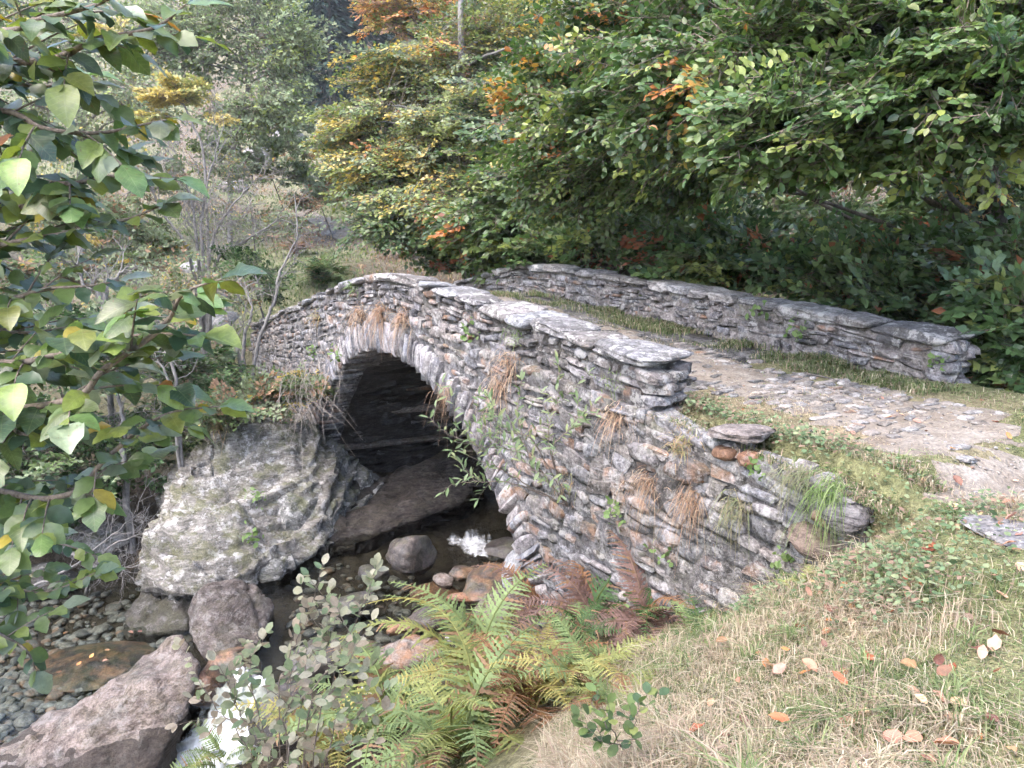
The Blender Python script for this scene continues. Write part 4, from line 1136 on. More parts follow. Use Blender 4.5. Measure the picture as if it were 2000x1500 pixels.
# ---- trees further up the slope
tree('maple_tree', 'orange-tinted tree at the top centre behind the yellow-green beech', 'tree', trunk_px([(850, 330, 30), (850, 150, 30), (840, 0, 30), (830, -120, 30)], .16, .05),
     [bl_(800, 30, 29, (1.9, 1.4, 1.1), 1), bl_(900, 60, 29, (1.6, 1.4, 1.2), .8), bl_(870, -40, 30, (2.2, 1.5, 1), .8), bl_(760, -10, 30, (.9, 1, .9), .5)], 14, 260, .17, 1.1, lambda n: pick(['oran', 'gold', 'yel', 'lime', 'dead'], [.2, .16, .22, .22, .2], n))
tree('ash_tree', 'sparse grey-green tree with pale stems at the top behind the centre trees', 'tree', trunk_px([(960, 340, 34), (930, 140, 34), (900, 20, 34), (890, -90, 34)], .05, .02),
     [bl_(930, 80, 33, (2.6, 1.6, 1.7), 1), bl_(1050, 60, 33, (2.4, 1.6, 1.5), 1), bl_(1180, 60, 34, (2.4, 1.6, 2), 1), bl_(1350, 160, 32, (3, 2, 2.4), 1), bl_(1600, 200, 30, (3.5, 2, 2.6), 1), bl_(1850, 200, 30, (3.5, 2, 3), 1)], 26, 700, .19, 1.3, lambda n: pick(['grey', 'mid', 'pale', 'lime', 'green'], [.25, .25, .2, .15, .15], n), bark='bark_grey')
tree('alder_tree', 'tall grey-green alder with slender forked stem at the upper left', 'tree', trunk_px([(445, 400, 29), (450, 310, 29), (480, 190, 29), (485, 90, 29), (520, -60, 29)], .11, .04),
     [bl_(430, 80, 28.5, (2.3, 1.6, 1.7), 1), bl_(560, 90, 28.5, (1.3, 1.4, 1.7), 1), bl_(540, 200, 28, (1.0, 1.2, .9), .6), bl_(330, 60, 28, (1.8, 1.5, 1.5), .9), bl_(480, -20, 29, (2.4, 1.6, 1.2), 1), bl_(460, 220, 28, (1.4, 1.2, .8), .5)], 30, 800, .16, 1.0, lambda n: pick(['grey', 'pale', 'mid', 'lime'], [.3, .42, .13, .15], n) * 1.25, bark='bark_grey', sprs=SPR_L, mat='leaf_dull', flat=.7, tilt=.6)
tree('alder_tree', 'dull green alder filling the far upper left corner behind foreground leaves', 'tree', trunk_px([(150, 420, 27), (160, 250, 27), (170, 60, 27), (170, -100, 27)], .15, .05),
     [bl_(150, 80, 26.5, (2.6, 1.6, 2), 1), bl_(80, 250, 26, (2, 1.4, 1.5), .8), bl_(250, 200, 26.5, (1.6, 1.4, 1.3), .9), bl_(0, 60, 27, (2, 1.5, 2), .6)], 22, 460, .15, 1.0, lambda n: pick(['grey', 'pale', 'mid', 'lime', 'yel'], [.3, .4, .12, .12, .06], n) * 1.25, bark='bark_grey', sprs=SPR_L, mat='leaf_dull', flat=.7, tilt=.6)
for (lab, u0, d0) in [('dull green alder just beyond the left edge of the view', -170, 25), ('second alder further beyond the left edge of the view', -430, 23)]:
    tree('alder_tree', lab, 'tree', trunk_px([(u0, 450, d0), (u0 + 10, 250, d0), (u0, 60, d0), (u0 + 20, -120, d0)], .14, .04),
         [bl_(u0, 120, d0, (2.4, 1.6, 2.2), 1), bl_(u0 - 60, 320, d0, (2.0, 1.4, 1.2), .6), bl_(u0 + 60, 0, d0, (2, 1.5, 1.6), .8)], 14, 220, .16, 1.0, lambda n: pick(['grey', 'pale', 'mid', 'lime'], [.3, .4, .15, .15], n) * 1.2, bark='bark_grey', sprs=SPR_L, mat='leaf_dull', flat=.7, tilt=.6)
tree('rowan_tree', 'small tree with bright yellow leaf clusters behind the foreground leaves', 'tree', trunk_px([(395, 470, 22), (400, 330, 22), (375, 240, 22), (340, 170, 22)], .05, .02),
     [bl_(345, 182, 22, (.85, .6, .33), 1.3), bl_(300, 225, 22, (.5, .5, .22), .4), bl_(205, 60, 22, (.7, .5, .35), .6), bl_(420, 230, 22, (.4, .4, .15), .3)], 8, 110, .12, .55, lambda n: pick(['yel', 'lime'], [.75, .25], n) * .75 + np.array([.13, .12, .06]), bark='bark_grey')
for i, (u, v, d, h, lab) in enumerate([(598, 215, 62, 15, 'dark spruce seen left in the gap above the meadow'), (650, 205, 58, 14, 'dark spruce in the middle of the gap above the meadow'), (705, 205, 62, 16, 'dark spruce right in the gap, beside the yellow-green beech'), (560, 190, 75, 18, 'tall spruce behind the left side of the meadow gap'), (675, 190, 78, 20, 'tall far spruce behind the middle of the meadow gap'), (745, 190, 76, 19, 'tall spruce mostly hidden behind the orange tree')]):
    P0 = at(u, v, d); b0 = np.array([P0[0], P0[1], gz(P0[0], P0[1])])
    root = thing('spruce_tree', lab, 'tree', b0, 'spruces on the far slope')
    Gt = Geo(); Gt.tube(np.array([b0, b0 + [0, 0, h * .5], b0 + [0, 0, h]]), [.3, .18, .03], 6)
    obj('trunk', Gt.mesh('trunk', M['bark'], True, b0), root, b0)
    n = 4200; t = rng.random(n) ** .8; a = rng.random(n) * 6.283
    rad = (1 - t) * h * .24 * (.55 + .45 * rng.random(n)) * (1 + .25 * np.sin(t * 60 + i))
    A = b0 + np.c_[np.cos(a) * rad * .9, np.sin(a) * rad * .9, t * h - .2 * rad]
    D = np.c_[np.cos(a), np.sin(a), np.full(n, -.35)] + rng.normal(0, .12, (n, 3))
    Gc = Geo(); scatter(Gc, T_LANCE, A, D, np.c_[np.zeros((n, 2)), np.ones(n)] + rng.normal(0, .35, (n, 3)), rng.uniform(.5, 1.1, n), np.array([.03, .052, .042]) * rng.uniform(.6, 1.6, (n, 1)))
    tag(obj('crown', Gc.mesh('crown', M['leaf_dull'], False, b0), root, b0), kind='stuff')

# ---- scrub: leafy understorey behind the far parapet and on the banks
def bush(label, P0, blobs, n, leaf, spray, palette, stems=6, tpl=T_QUAD, r=.02, cat='shrub', name='leafy_shrub', group=None, mat='leaf', sprs=None, colfn=None, **kw):
    P0 = np.asarray(P0, float)
    c = np.mean([b[0] for b in blobs], 0)
    tr = [(P0, r * 1.6), (P0 * .6 + c * .4, r * 1.2), (c, r * .6)]
    return tree(name, label, cat, tr, blobs, stems, n, leaf, spray, palette, tpl, sprs, mat, 'bark', group, r, .5, .45, .004, colfn, **kw)
und = lambda n: pick(['dark', 'green', 'mid', 'rust', 'lime'], [.14, .38, .34, .05, .09], n) * 1.2
for (lab, base, bs, n) in [
    ('dense dark shrub behind the far parapet near its right end', (1800, 700, 9.8), [bl_(1800, 620, 9.6, (1.1, .7, .55), 1), bl_(1680, 560, 10.2, (1.1, .7, .5), 1), bl_(1850, 520, 10.4, (1, .7, .5), .7)], 230),
    ('glossy leafy shrub overhanging the end of the far parapet', (1960, 760, 8.6), [bl_(1970, 640, 8.2, (.55, .6, .5), 1), bl_(1990, 740, 8.0, (.4, .5, .3), .6), bl_(1960, 520, 9, (.8, .7, .5), .8), bl_(2100, 620, 8.4, (.7, .8, .7), .5)], 190),
    ('dark green shrub behind the long middle of the far parapet', (1500, 600, 11.5), [bl_(1450, 530, 11.5, (1.3, .7, .5), 1), bl_(1600, 510, 11.2, (1.2, .7, .5), 1), bl_(1380, 480, 12.5, (1.1, .7, .5), .8)], 230),
    ('tangled dark shrub with red leaves behind the parapet crest', (1250, 540, 14), [bl_(1220, 480, 14, (1.3, .7, .4), 1), bl_(1100, 490, 14.5, (1.1, .7, .35), 1), bl_(1340, 500, 13.4, (1.1, .6, .4), .8)], 200),
    ('leafy shrub with russet sprigs left of the far parapet crest', (930, 530, 18.5), [bl_(900, 500, 18, (1.0, .7, .35), 1), bl_(980, 505, 17.5, (.9, .6, .35), 1)], 130),
    ('deep shaded shrub beneath the right beech', (1750, 480, 13), [bl_(1700, 430, 13, (2, 1, 1.0), 1), bl_(1900, 420, 13, (1.6, 1, 1.2), 1), bl_(1500, 400, 14, (1.8, 1, 1), 1), bl_(1350, 380, 15.5, (1.6, 1, .9), .8)], 330)]:
    bush(lab, gpt(*base), bs, n, .13, .7, und, colfn=None)
lbk = lambda n: pick(['dark', 'green', 'mid', 'pale', 'grey'], [.3, .3, .2, .1, .1], n)
tw_ = lambda n: pick(['pale', 'grey', 'dead', 'mid', 'yel'], [.3, .3, .15, .2, .05], n)
for (lab, base, bs, n, pal, lf) in [
    ('dark bramble thicket on the left bank above the pool', (200, 960, 13.4), [bl_(180, 900, 13.4, (1.4, .9, .7), 1), bl_(60, 960, 12.4, (1.2, .9, .7), 1), bl_(330, 830, 14.5, (1.1, .8, .5), 1), bl_(60, 850, 13, (1.2, .8, .6), 1)], 340, lbk, .10),
    ('green bramble covering the top of the rock outcrop', (520, 790, 14.8), [bl_(500, 780, 14.4, (.8, .6, .22), 1), bl_(570, 760, 14.4, (.7, .5, .25), 1), bl_(430, 800, 13.5, (.6, .5, .2), 1)], 130, tw_, .09),
    ('low leafy scrub left of the far bridge end', (400, 740, 15), [bl_(380, 720, 15, (1.0, .7, .4), 1), bl_(280, 700, 14.5, (1.0, .7, .5), 1), bl_(180, 660, 14, (1.1, .7, .6), 1)], 150, lbk, .10),
    ('pale grey-leaved scrub behind the left foreground leaves', (200, 520, 19), [bl_(150, 420, 19, (1.4, 1, .8), 1), bl_(260, 480, 19, (1.2, 1, .7), 1), bl_(80, 540, 18, (1.3, 1, .7), 1), bl_(280, 360, 20, (1.1, 1, .7), .8)], 240, tw_, .12),
    ('small dark green bush at the foot of the leaning stems', (520, 560, 19), [bl_(510, 555, 19, (.7, .6, .5), 1), bl_(470, 520, 19.5, (.6, .6, .4), 1)], 60, lbk, .10),
    ('yellowish bush on the meadow left of the beech', (640, 300, 38), [bl_(600, 290, 38, (1.6, 1, .7), 1), bl_(660, 330, 36, (1.3, 1, .5), 1)], 90, tw_, .16)]:
    bush(lab, gpt(*base), bs, n, lf, .6, pal, mat='leaf_dull')
for (lab, base, bs, n, pal, lf) in [
    ('greyish scrub filling the slope right of the bare shrub', (500, 470, 23), [bl_(480, 410, 23, (1.0, .8, .6), 1), bl_(540, 440, 22.5, (.9, .8, .5), 1), bl_(450, 340, 24, (1.0, .8, .6), 1)], 110, tw_, .10),
    ('light green scrub below the tall alder', (560, 330, 32), [bl_(540, 280, 32, (1.3, 1, .7), 1), bl_(500, 330, 31, (1.3, 1, .6), 1), bl_(590, 340, 31, (1.1, 1, .5), 1), bl_(440, 290, 32, (1.4, 1, .8), 1)], 230, lambda n: pick(['pale', 'grey', 'lime', 'mid'], [.35, .3, .15, .2], n), .13),
    ('brownish heath shrub on the slope by the beech', (650, 400, 30), [bl_(640, 380, 30, (.8, .7, .35), 1), bl_(600, 395, 29, (.9, .7, .3), 1)], 80, lambda n: pick(['dead', 'grey', 'pale', 'rust'], [.4, .25, .25, .1], n), .12),
    ('dull scrub high under the spruces', (620, 235, 50), [bl_(580, 225, 50, (2.0, 1.2, .8), 1), bl_(660, 230, 48, (1.6, 1.2, .6), 1)], 130, tw_, .2),
    ('twiggy grey scrub just left of the bridge end', (330, 600, 17), [bl_(330, 560, 17, (1.0, .8, .6), 1), bl_(260, 590, 16.5, (.9, .7, .5), 1), bl_(420, 570, 18, (.9, .7, .4), 1)], 130, tw_, .09),
    ('pale scrub behind the crooked trunk', (120, 640, 16), [bl_(100, 600, 16, (1.1, .8, .6), 1), bl_(30, 700, 14, (1.0, .8, .7), 1), bl_(160, 740, 13, (.9, .7, .5), 1)], 150, lbk, .09)]:
    bush(lab, gpt(*base), bs, n, lf, .6, pal, mat='leaf_dull', sprs=SPR if lf > .11 else SPR_L)

# ---- thin, nearly bare stems on the far bank
def bare(label, base, stems, r=.03, leaves=0, pal=tw_, name='bare_shrub', cat='shrub', lf=.09, bark='bark_grey', twn=14, twl=.9, tw_d=2):
    P0 = np.asarray(base, float)
    root = thing(name, label, cat, P0)
    LP, LX = [], []
    for st in stems:
        pts = smooth_path(st, 8); m = len(pts)
        pts[1:] += rng.normal(0, .012, (m - 1, 3))
        G = Geo(); G.tube(pts, np.linspace(r, r * .22, m), 6)
        q = obj('stem', G.mesh('stem', M[bark], True, P0), root, P0)
        G2 = Geo()
        def twig(p, d, L, rr, lev):
            k = 6; c = [p]
            for _ in range(k):
                d = unit(d + rng.normal(0, .22, 3) + np.array([0, 0, .03])); c.append(c[-1] + d * L / k)
            c = np.array(c); G2.tube(c, np.linspace(rr, rr * .3, k + 1), 3)
            LP.append(c[-3:]); LX.append(np.repeat(d[None], 3, 0))
            if lev > 0:
                for _ in range(3):
                    j = rng.integers(2, k); dd = unit(d + rng.normal(0, .7, 3)); twig(c[j], dd, L * .55, rr * .6, lev - 1)
        for _ in range(twn):
            j = rng.integers(m // 3, m); t = unit(pts[min(j + 1, m - 1)] - pts[j - 1])
            twig(pts[j], unit(t * .6 + rng.normal(0, .6, 3) + np.array([0, 0, .2])), twl * rng.uniform(.5, 1.2), max(.006, r * .25), tw_d)
        tag(obj('twigs', G2.mesh('twigs', M['bark_grey' if bark == 'bark_grey' else 'twig'], False, P0), root, P0), kind='stuff')
    if leaves:
        LP = np.concatenate(LP); LX = np.concatenate(LX); i = rng.integers(0, len(LP), leaves)
        G = Geo(); scatter(G, T_QUAD, LP[i] + rng.normal(0, .04, (leaves, 3)), LX[i] + rng.normal(0, .5, (leaves, 3)), rng.normal(0, .5, (leaves, 3)) + [0, 0, 1], lf * rng.uniform(.6, 1.2, leaves), pal(leaves) * rng.uniform(.7, 1.3, (leaves, 1)))
        tag(obj('crown', G.mesh('crown', M['leaf_dull'], False, P0), root, P0), kind='stuff')
    return root
B0 = gpt(392, 560, 20)
bare('big nearly bare grey shrub with many upright twigs, left of the meadow', B0, [[B0, at(385, 480, 20), at(375, 400, 20), at(350, 310, 20)], [B0, at(395, 470, 20), at(400, 380, 20.3), at(430, 270, 20.4)], [B0, at(410, 500, 19.8), at(440, 420, 19.6), at(500, 350, 19.5)], [B0, at(370, 500, 19.8), at(320, 420, 19.6), at(280, 330, 19.4)], [B0, at(420, 520, 19.6), at(480, 470, 19.4), at(560, 420, 19.3)]], .06, 700, tw_, twn=20, twl=1.2)
B1 = gpt(478, 742, 15.6)
bare('cluster of pale leaning stems rising beside the far bridge end', B1, [[B1, at(500, 690, 15.6), at(535, 590, 15.5), at(548, 530, 15.5), at(580, 460, 15.5), at(575, 380, 15.5)], [B1, at(475, 680, 15.7), at(492, 610, 15.7), at(480, 560, 15.8)], [B1, at(465, 690, 15.4), at(450, 640, 15.3), at(440, 600, 15.3)]], .05, 90, tw_, twn=9, twl=.8, name='slender_tree', cat='tree')
B2 = gpt(245, 960, 13)
bare('straight grey sapling stem standing on the left bank above the pool', B2, [[B2, at(243, 900, 13), at(240, 830, 13), at(230, 760, 13), at(225, 690, 13)]], .065, 60, lbk, twn=8, name='slender_tree', cat='tree')
B3 = gpt(195, 640, 15)
bare('crooked forked grey trunk among the left foreground leaves', B3, [[B3, at(200, 600, 15), at(165, 560, 15), at(150, 510, 15)], [B3, at(205, 590, 15), at(225, 545, 15), at(250, 520, 15)]], .07, 120, tw_, twn=8, name='slender_tree', cat='tree')
B4 = gpt(345, 800, 13)
bare('thin dark twin stems behind the outcrop', B4, [[B4, at(340, 740, 13), at(320, 680, 13), at(300, 600, 13)], [B4, at(330, 750, 12.9), at(290, 700, 12.8)]], .04, 100, lbk, twn=8, name='slender_tree', cat='tree')
B5 = gpt(150, 1090, 12)
bare('tangle of thin dead branches over the dark pool edge', B5, [[B5, at(200, 1080, 11.8), at(300, 1030, 11.6)], [at(60, 1150, 11.5), at(150, 1100, 11.4), at(260, 1010, 11.4)], [at(100, 1060, 11.7), at(200, 1110, 11.5), at(290, 1100, 11.4)]], .025, 0, twn=14, twl=.7, name='dead_branch', cat='branch')
B6 = bw(8.9, -.05, -.95)
root = thing('hanging_roots', 'pale dry roots and stems hanging over the left springing of the arch', 'roots', B6)
for i in range(60):
    p0 = at(rng.uniform(560, 665), rng.uniform(690, 800), rng.uniform(13.8, 14.4))
    p1 = p0 + np.array([rng.uniform(-.3, .3), -.35, rng.uniform(-.05, .25)])
    p2 = p0 + np.array([rng.normal(.05, .4), -.4 - rng.random() * .4, rng.normal(-.45, .4)])
    G = Geo(); G.tube(bez(p0, p1, p2, 8) + rng.normal(0, .015, (8, 3)), np.linspace(.0055, .002, 8), 4)
    obj('root', G.mesh('root', M['dryroot'], True, B6), root, B6)

# ---- foreground branches from the left
FL = []
def big_leaf(seed, wid, bend, fold, wav):
    r = random.Random(seed); rows = []
    for i in range(8):
        t = i / 7
        w = wid * [.03, .62, .9, 1, .98, .82, .5, .06][i] * r.uniform(.93, 1.07)
        rows.append((t, w, -bend * t * t, -bend * t * t + fold * w + r.gauss(0, wav)))
    V, F = leaf_tpl(rows)
    V[:, 2] += .012 * np.sin(V[:, 0] * 40) * np.abs(V[:, 1]) / wid
    V[:, 1] *= 1 + .07 * np.sin(V[:, 0] * 27 + seed); V[:, 2] += .03 * np.sin(V[:, 0] * 13 + seed) * V[:, 1] / wid
    return V, F
FCOL = {'green': (.11, .165, .055), 'lime': (.20, .25, .06), 'pale': (.22, .26, .17), 'deep': (.055, .10, .055), 'yellow': (.38, .30, .05), 'orange': (.36, .17, .06)}
FCOL = {k: tuple(np.array(v) * .88) for k, v in FCOL.items()}
FM = {k: mat_flat_leaf('broad_leaf_' + k, v, .28 if k in ('pale', 'deep') else .38, .27) for k, v in FCOL.items()}
FMESH = {}
for k in FCOL:
    FMESH[k] = []
    for j in range(9):
        V, F = big_leaf(j, random.uniform(.27, .38), random.uniform(.05, .6), random.uniform(-.4, .7), .018)
        FMESH[k].append(mesh_np('broad_leaf', V, F, FM[k], None, True))
def frame4(P, X, Nn, s):
    X = unit(X); Y = unit(np.cross(Nn, X)); Z = np.cross(X, Y)
    return Matrix(((X[0], Y[0], Z[0], P[0]), (X[1], Y[1], Z[1], P[1]), (X[2], Y[2], Z[2], P[2]), (0, 0, 0, 1))) @ Matrix.Scale(s, 4)
fg_base = np.array([-3.4, 1.6, gz(-3.4, 1.6)])
fg = thing('broadleaf_tree', 'broad-leaved tree whose leafy branches reach in from the left edge', 'tree', fg_base)
G = Geo(); G.tube(smooth_path([fg_base - [0, 0, .2], fg_base + [.05, .2, 1.5], fg_base + [.1, .5, 3.2], fg_base + [.0, .6, 5.2], fg_base + [.1, .7, 7.6]], 6), np.linspace(.13, .05, 25), 9)
obj('trunk', G.mesh('trunk', M['bark'], True, fg_base), fg, fg_base)
BR = [  # pixel polylines with depth, leaf length, leaf spacing
    ([(-260, 150, 2.6), (60, 118, 2.4), (180, 74, 2.3), (300, 52, 2.25), (366, 8, 2.2)], .125, .05),
    ([(-260, 60, 2.5), (-20, 60, 2.3), (60, 40, 2.2), (200, 10, 2.2), (280, -40, 2.2)], .125, .042),
    ([(-260, 260, 2.7), (-20, 215, 2.5), (90, 250, 2.4), (210, 262, 2.4), (330, 236, 2.35)], .115, .042),
    ([(-260, 330, 2.7), (0, 345, 2.6), (130, 356, 2.5), (240, 345, 2.45), (345, 352, 2.4)], .11, .042),
    ([(-260, 420, 2.8), (40, 398, 2.6), (160, 425, 2.55), (240, 430, 2.5), (320, 398, 2.5)], .115, .044),
    ([(-260, 520, 2.8), (0, 480, 2.6), (100, 460, 2.6), (170, 430, 2.5)], .115, .042),
    ([(-260, 860, 2.6), (110, 790, 2.4), (200, 720, 2.3), (320, 640, 2.25), (365, 575, 2.2), (440, 545, 2.2)], .125, .042),
    ([(-260, 740, 2.7), (60, 700, 2.5), (200, 672, 2.4), (320, 650, 2.35), (395, 655, 2.3)], .125, .042),
    ([(-260, 960, 2.9), (100, 975, 2.7), (215, 890, 2.6), (320, 815, 2.5), (430, 795, 2.45)], .11, .055),
    ([(-260, 640, 2.8), (0, 590, 2.7), (120, 560, 2.6), (230, 545, 2.6)], .11, .045),
    ([(-260, 1010, 3.2), (0, 970, 3.0), (90, 955, 3.0), (150, 930, 2.95)], .11, .045),
    ([(-260, 860, 2.7), (-20, 830, 2.6), (60, 850, 2.5), (130, 830, 2.5)], .13, .042),
    ([(-260, 1120, 3.9), (0, 1070, 3.7), (90, 1060, 3.6), (190, 1090, 3.6)], .115, .04),
    ([(-260, 1230, 3.9), (-10, 1150, 3.7), (80, 1160, 3.6), (190, 1120, 3.55)], .115, .04),
    ([(-260, 1190, 3.6), (-60, 1220, 3.5), (40, 1260, 3.4), (70, 1310, 3.4)], .115, .045),
    ([(-260, 180, 2.9), (-20, 160, 2.8), (80, 170, 2.7), (160, 150, 2.7)], .12, .042),
    ([(-260, 560, 3.2), (-20, 640, 3.0), (60, 650, 2.9), (150, 640, 2.9)], .12, .045),
]
cand = []
for bi, (pp, ll, sp) in enumerate(BR):
    P = [at(*q) for q in pp]; P = smooth_path([np.array([-3.36, 2.05, P[0][2] - .35])] + P, 14)
    P[6:] += np.c_[vnoise(P[6:, 0] + bi * 3, P[6:, 1], 4, 5), vnoise(P[6:, 0] + bi * 5, P[6:, 1], 4, 6), vnoise(P[6:, 0] + bi * 7, P[6:, 1], 5, 7)] * .012
    G = Geo(); G.tube(P, np.linspace(.017, .0022, len(P)), 6)
    b_o = obj('branch', G.mesh('branch', M['twig'], True, fg_base), fg, fg_base)
    seg = np.r_[0, np.cumsum(np.linalg.norm(np.diff(P, axis=0), axis=1))]
    def leaves_on(P, seg, s0):
        s = s0; sd = 1
        while s < seg[-1]:
            j = min(np.searchsorted(seg, s), len(P) - 1); t = unit(P[j] - P[max(j - 1, 0)])
            sidev = unit(np.cross(t, np.array([0, 0, 1.0])))
            X = unit(t * random.uniform(.3, .9) + sidev * sd * random.uniform(.5, 1.0) + np.array([0, 0, random.gauss(-.25, .25)]))
            Nn = unit(np.array([random.gauss(.1, .5), random.gauss(-.5, .5), 1.0]))
            cand.append((b_o, P[j], X, Nn, ll * random.uniform(.48, .9)))
            s += sp * .68 * random.uniform(.7, 1.3); sd = -sd
        cand.append((b_o, P[-1], unit(P[-1] - P[-2]), np.array([0, -.3, 1]), ll))
    leaves_on(P, seg, seg[-1] * .3)
    # side shoots
    Gs = Geo()
    for s in np.arange(seg[-1] * .34, seg[-1] * .9, .075):
        j = np.searchsorted(seg, s); t = unit(P[j] - P[j - 1]); sidev = unit(np.cross(t, np.array([0, 0, 1.0]))) * random.choice((-1, 1))
        e = P[j] + (t * .6 + sidev * .6 + np.array([0, 0, random.gauss(0, .35)])) * random.uniform(.12, .32)
        q = bez(P[j], (P[j] + e) / 2 + [0, 0, .02], e, 6); Gs.tube(q, np.linspace(.004, .0018, 6), 4)
        leaves_on(q, np.r_[0, np.cumsum(np.linalg.norm(np.diff(q, axis=0), axis=1))], .05)
    tag(obj('twigs', Gs.mesh('twigs', M['twig'], True, fg_base), fg, fg_base), kind='stuff')
def vis_size(c):
    P = c[1]; d = depth(P); u = 1000 + P[0] / d * FPX
    return -(c[4] / d if u > -60 else 0)
cand.sort(key=vis_size)
rest = Geo()
for i, (b_o, P, X, Nn, s) in enumerate(cand):
    k = random.choices(['green', 'lime', 'pale', 'deep', 'yellow', 'orange'], [.45, .2, .11, .21, .02, .01])[0]
    if i < 300: add_piece('leaf', random.choice(FMESH[k]), frame4(P, X, Nn, s), b_o)
    else:
        V, F = big_leaf(i % 6, .34, .2, .2, .01); m = np.array(frame4(P, X, Nn, s)); rest.add(V @ m[:3, :3].T + m[:3, 3], F, FCOL[k])
if rest.n: tag(obj('leaf_mass', rest.mesh('leaf_mass', M['leaf'], True, fg_base), fg, fg_base), kind='stuff')

# ---- stemmed saplings with countable leaves
def sapling(name, label, cat, base, stems, lf, sp, tpl, cols, r=.006, parts=300, shoot=.2, nshoot=5, bark='twig', cup=.35):
    base = np.asarray(base, float); root = thing(name, label, cat, base); cd_ = []
    meshes = []
    for c in cols:
        g = Geo(); g.add(tpl[0], tpl[1], c); meshes.append(g.mesh('leaf', M['leaf_dull'], True))
    for st in stems:
        P = smooth_path(st, 9); P[1:] += rng.normal(0, .006, (len(P) - 1, 3))
        G = Geo(); G.tube(P, np.linspace(r, r * .3, len(P)), 5)
        s_o = obj('stem', G.mesh('stem', M[bark], True, base), root, base)
        Gs = Geo(); runs = [P[len(P) // 4:]]
        for _ in range(nshoot):
            j = random.randint(len(P) // 4, len(P) - 2); t = unit(P[j + 1] - P[j])
            e = P[j] + unit(t * .7 + rng.normal(0, .7, 3) + [0, 0, .25]) * shoot * random.uniform(.5, 1.3)
            q = bez(P[j], (P[j] + e) / 2 + rng.normal(0, .02, 3), e, 7); Gs.tube(q, np.linspace(r * .45, r * .2, 7), 4); runs.append(q)
        tag(obj('twigs', Gs.mesh('twigs', M[bark], True, base), root, base), kind='stuff')
        for q in runs:
            seg = np.r_[0, np.cumsum(np.linalg.norm(np.diff(q, axis=0), axis=1))]; s = .03; sd = 1
            while s < seg[-1]:
                j = min(np.searchsorted(seg, s), len(q) - 1); t = unit(q[j] - q[j - 1]); sv = unit(np.cross(t, rng.normal(size=3)))
                cd_.append((s_o, q[j], unit(t * .6 + sv * sd), unit(rng.normal(0, cup, 3) + [0, -.2, 1]), lf * random.uniform(.6, 1.2)))
                s += sp * random.uniform(.6, 1.4); sd = -sd
            cd_.append((s_o, q[-1], unit(q[-1] - q[-2]), np.array([0, -.3, 1.]), lf))
    random.shuffle(cd_)
    cd_.sort(key=lambda c: depth(c[1]))
    rest = Geo()
    for i, (s_o, P, X, Nn, s) in enumerate(cd_):
        if i < parts: add_piece('leaf', random.choice(meshes), frame4(P, X, Nn, s), s_o)
        else:
            m = np.array(frame4(P, X, Nn, s)); rest.add(tpl[0] @ m[:3, :3].T + m[:3, 3], tpl[1], random.choice(cols))
    if rest.n: tag(obj('leaf_mass', rest.mesh('leaf_mass', M['leaf_dull'], True, base), root, base), kind='stuff')
S0 = at(560, 1540, 4.5); S0[2] = gz(S0[0], S0[1]) - .02
sc_ = [(.20, .24, .13), (.25, .28, .17), (.30, .29, .20), (.32, .26, .20), (.16, .21, .12), (.36, .33, .25)]
def px(*q, d=4.5): return [at(u, v, d + dd) for (u, v, dd) in q]
sapling('goat_willow_sapling', 'round-leaved sapling with pale pinkish-green leaves in the bottom foreground', 'sapling', S0,
        [[S0] + px((545, 1400, 0), (560, 1300, 0), (600, 1210, 0), (632, 1100, 0)), [S0] + px((600, 1400, -.1), (670, 1270, -.1), (735, 1115, -.1)), [S0] + px((510, 1420, .1), (480, 1310, .2), (520, 1240, .2)), [S0] + px((620, 1430, -.2), (660, 1330, -.2), (725, 1210, -.2)),
         [S0] + px((480, 1460, .2), (420, 1380, .3), (352, 1262, .4)), [S0] + px((600, 1450, 0), (650, 1350, 0), (750, 1280, 0)), [S0] + px((560, 1380, .2), (590, 1290, .3), (640, 1220, .3)), [S0] + px((640, 1460, -.2), (700, 1400, -.2), (760, 1340, -.2)), [S0] + px((520, 1460, 0), (470, 1400, -.1), (440, 1320, -.1)), [S0] + px((590, 1340, 0), (640, 1260, .1), (660, 1180, .1)), [S0] + px((560, 1460, -.3), (560, 1390, -.4), (590, 1330, -.4))],
        .068, .042, T_ROUND, sc_, .0055, 300, .22, 6)
# bare wands through it
for i, q in enumerate([((470, 1330, 0), (430, 1290, 0), (372, 1260, 0)), ((560, 1180, 0), (600, 1100, 0), (690, 1070, 0)), ((520, 1160, .3), (545, 1090, .3), (590, 1045, .3))]):
    pass
W0 = bw(1.05, -.02, -1.25)
wcol = [(.15, .20, .10), (.20, .25, .14), (.22, .25, .12), (.12, .17, .08)]
sapling('willow_shrub', 'willow shrub sprouting from the wall face right of the arch', 'shrub', W0,
        [[W0] + px((1040, 900, 0), (1000, 880, -.1), (940, 870, -.2), (880, 850, -.3), (835, 815, -.3), d=7.6), [W0] + px((1020, 950, -.1), (960, 940, -.2), (890, 945, -.3), (865, 960, -.3), d=7.6), [W0] + px((1070, 860, -.1), (1090, 780, -.1), (1090, 710, -.1), d=7.5), [W0] + px((1080, 880, -.2), (1120, 830, -.2), (1130, 780, -.2), d=7.3),
         [W0] + px((1030, 880, -.2), (1010, 800, -.2), (1020, 740, -.2), d=7.6), [W0] + px((1000, 930, -.2), (960, 900, -.3), (930, 830, -.3), d=7.7), [W0] + px((1040, 860, -.3), (980, 840, -.3), (960, 800, -.3), d=7.6), [W0] + px((1060, 930, -.3), (1020, 900, -.4), (1000, 860, -.4), d=7.4)],
        .098, .055, T_LANCE, wcol, .007, 300, .33, 6)
V0 = hit_ground(1230, 1470)
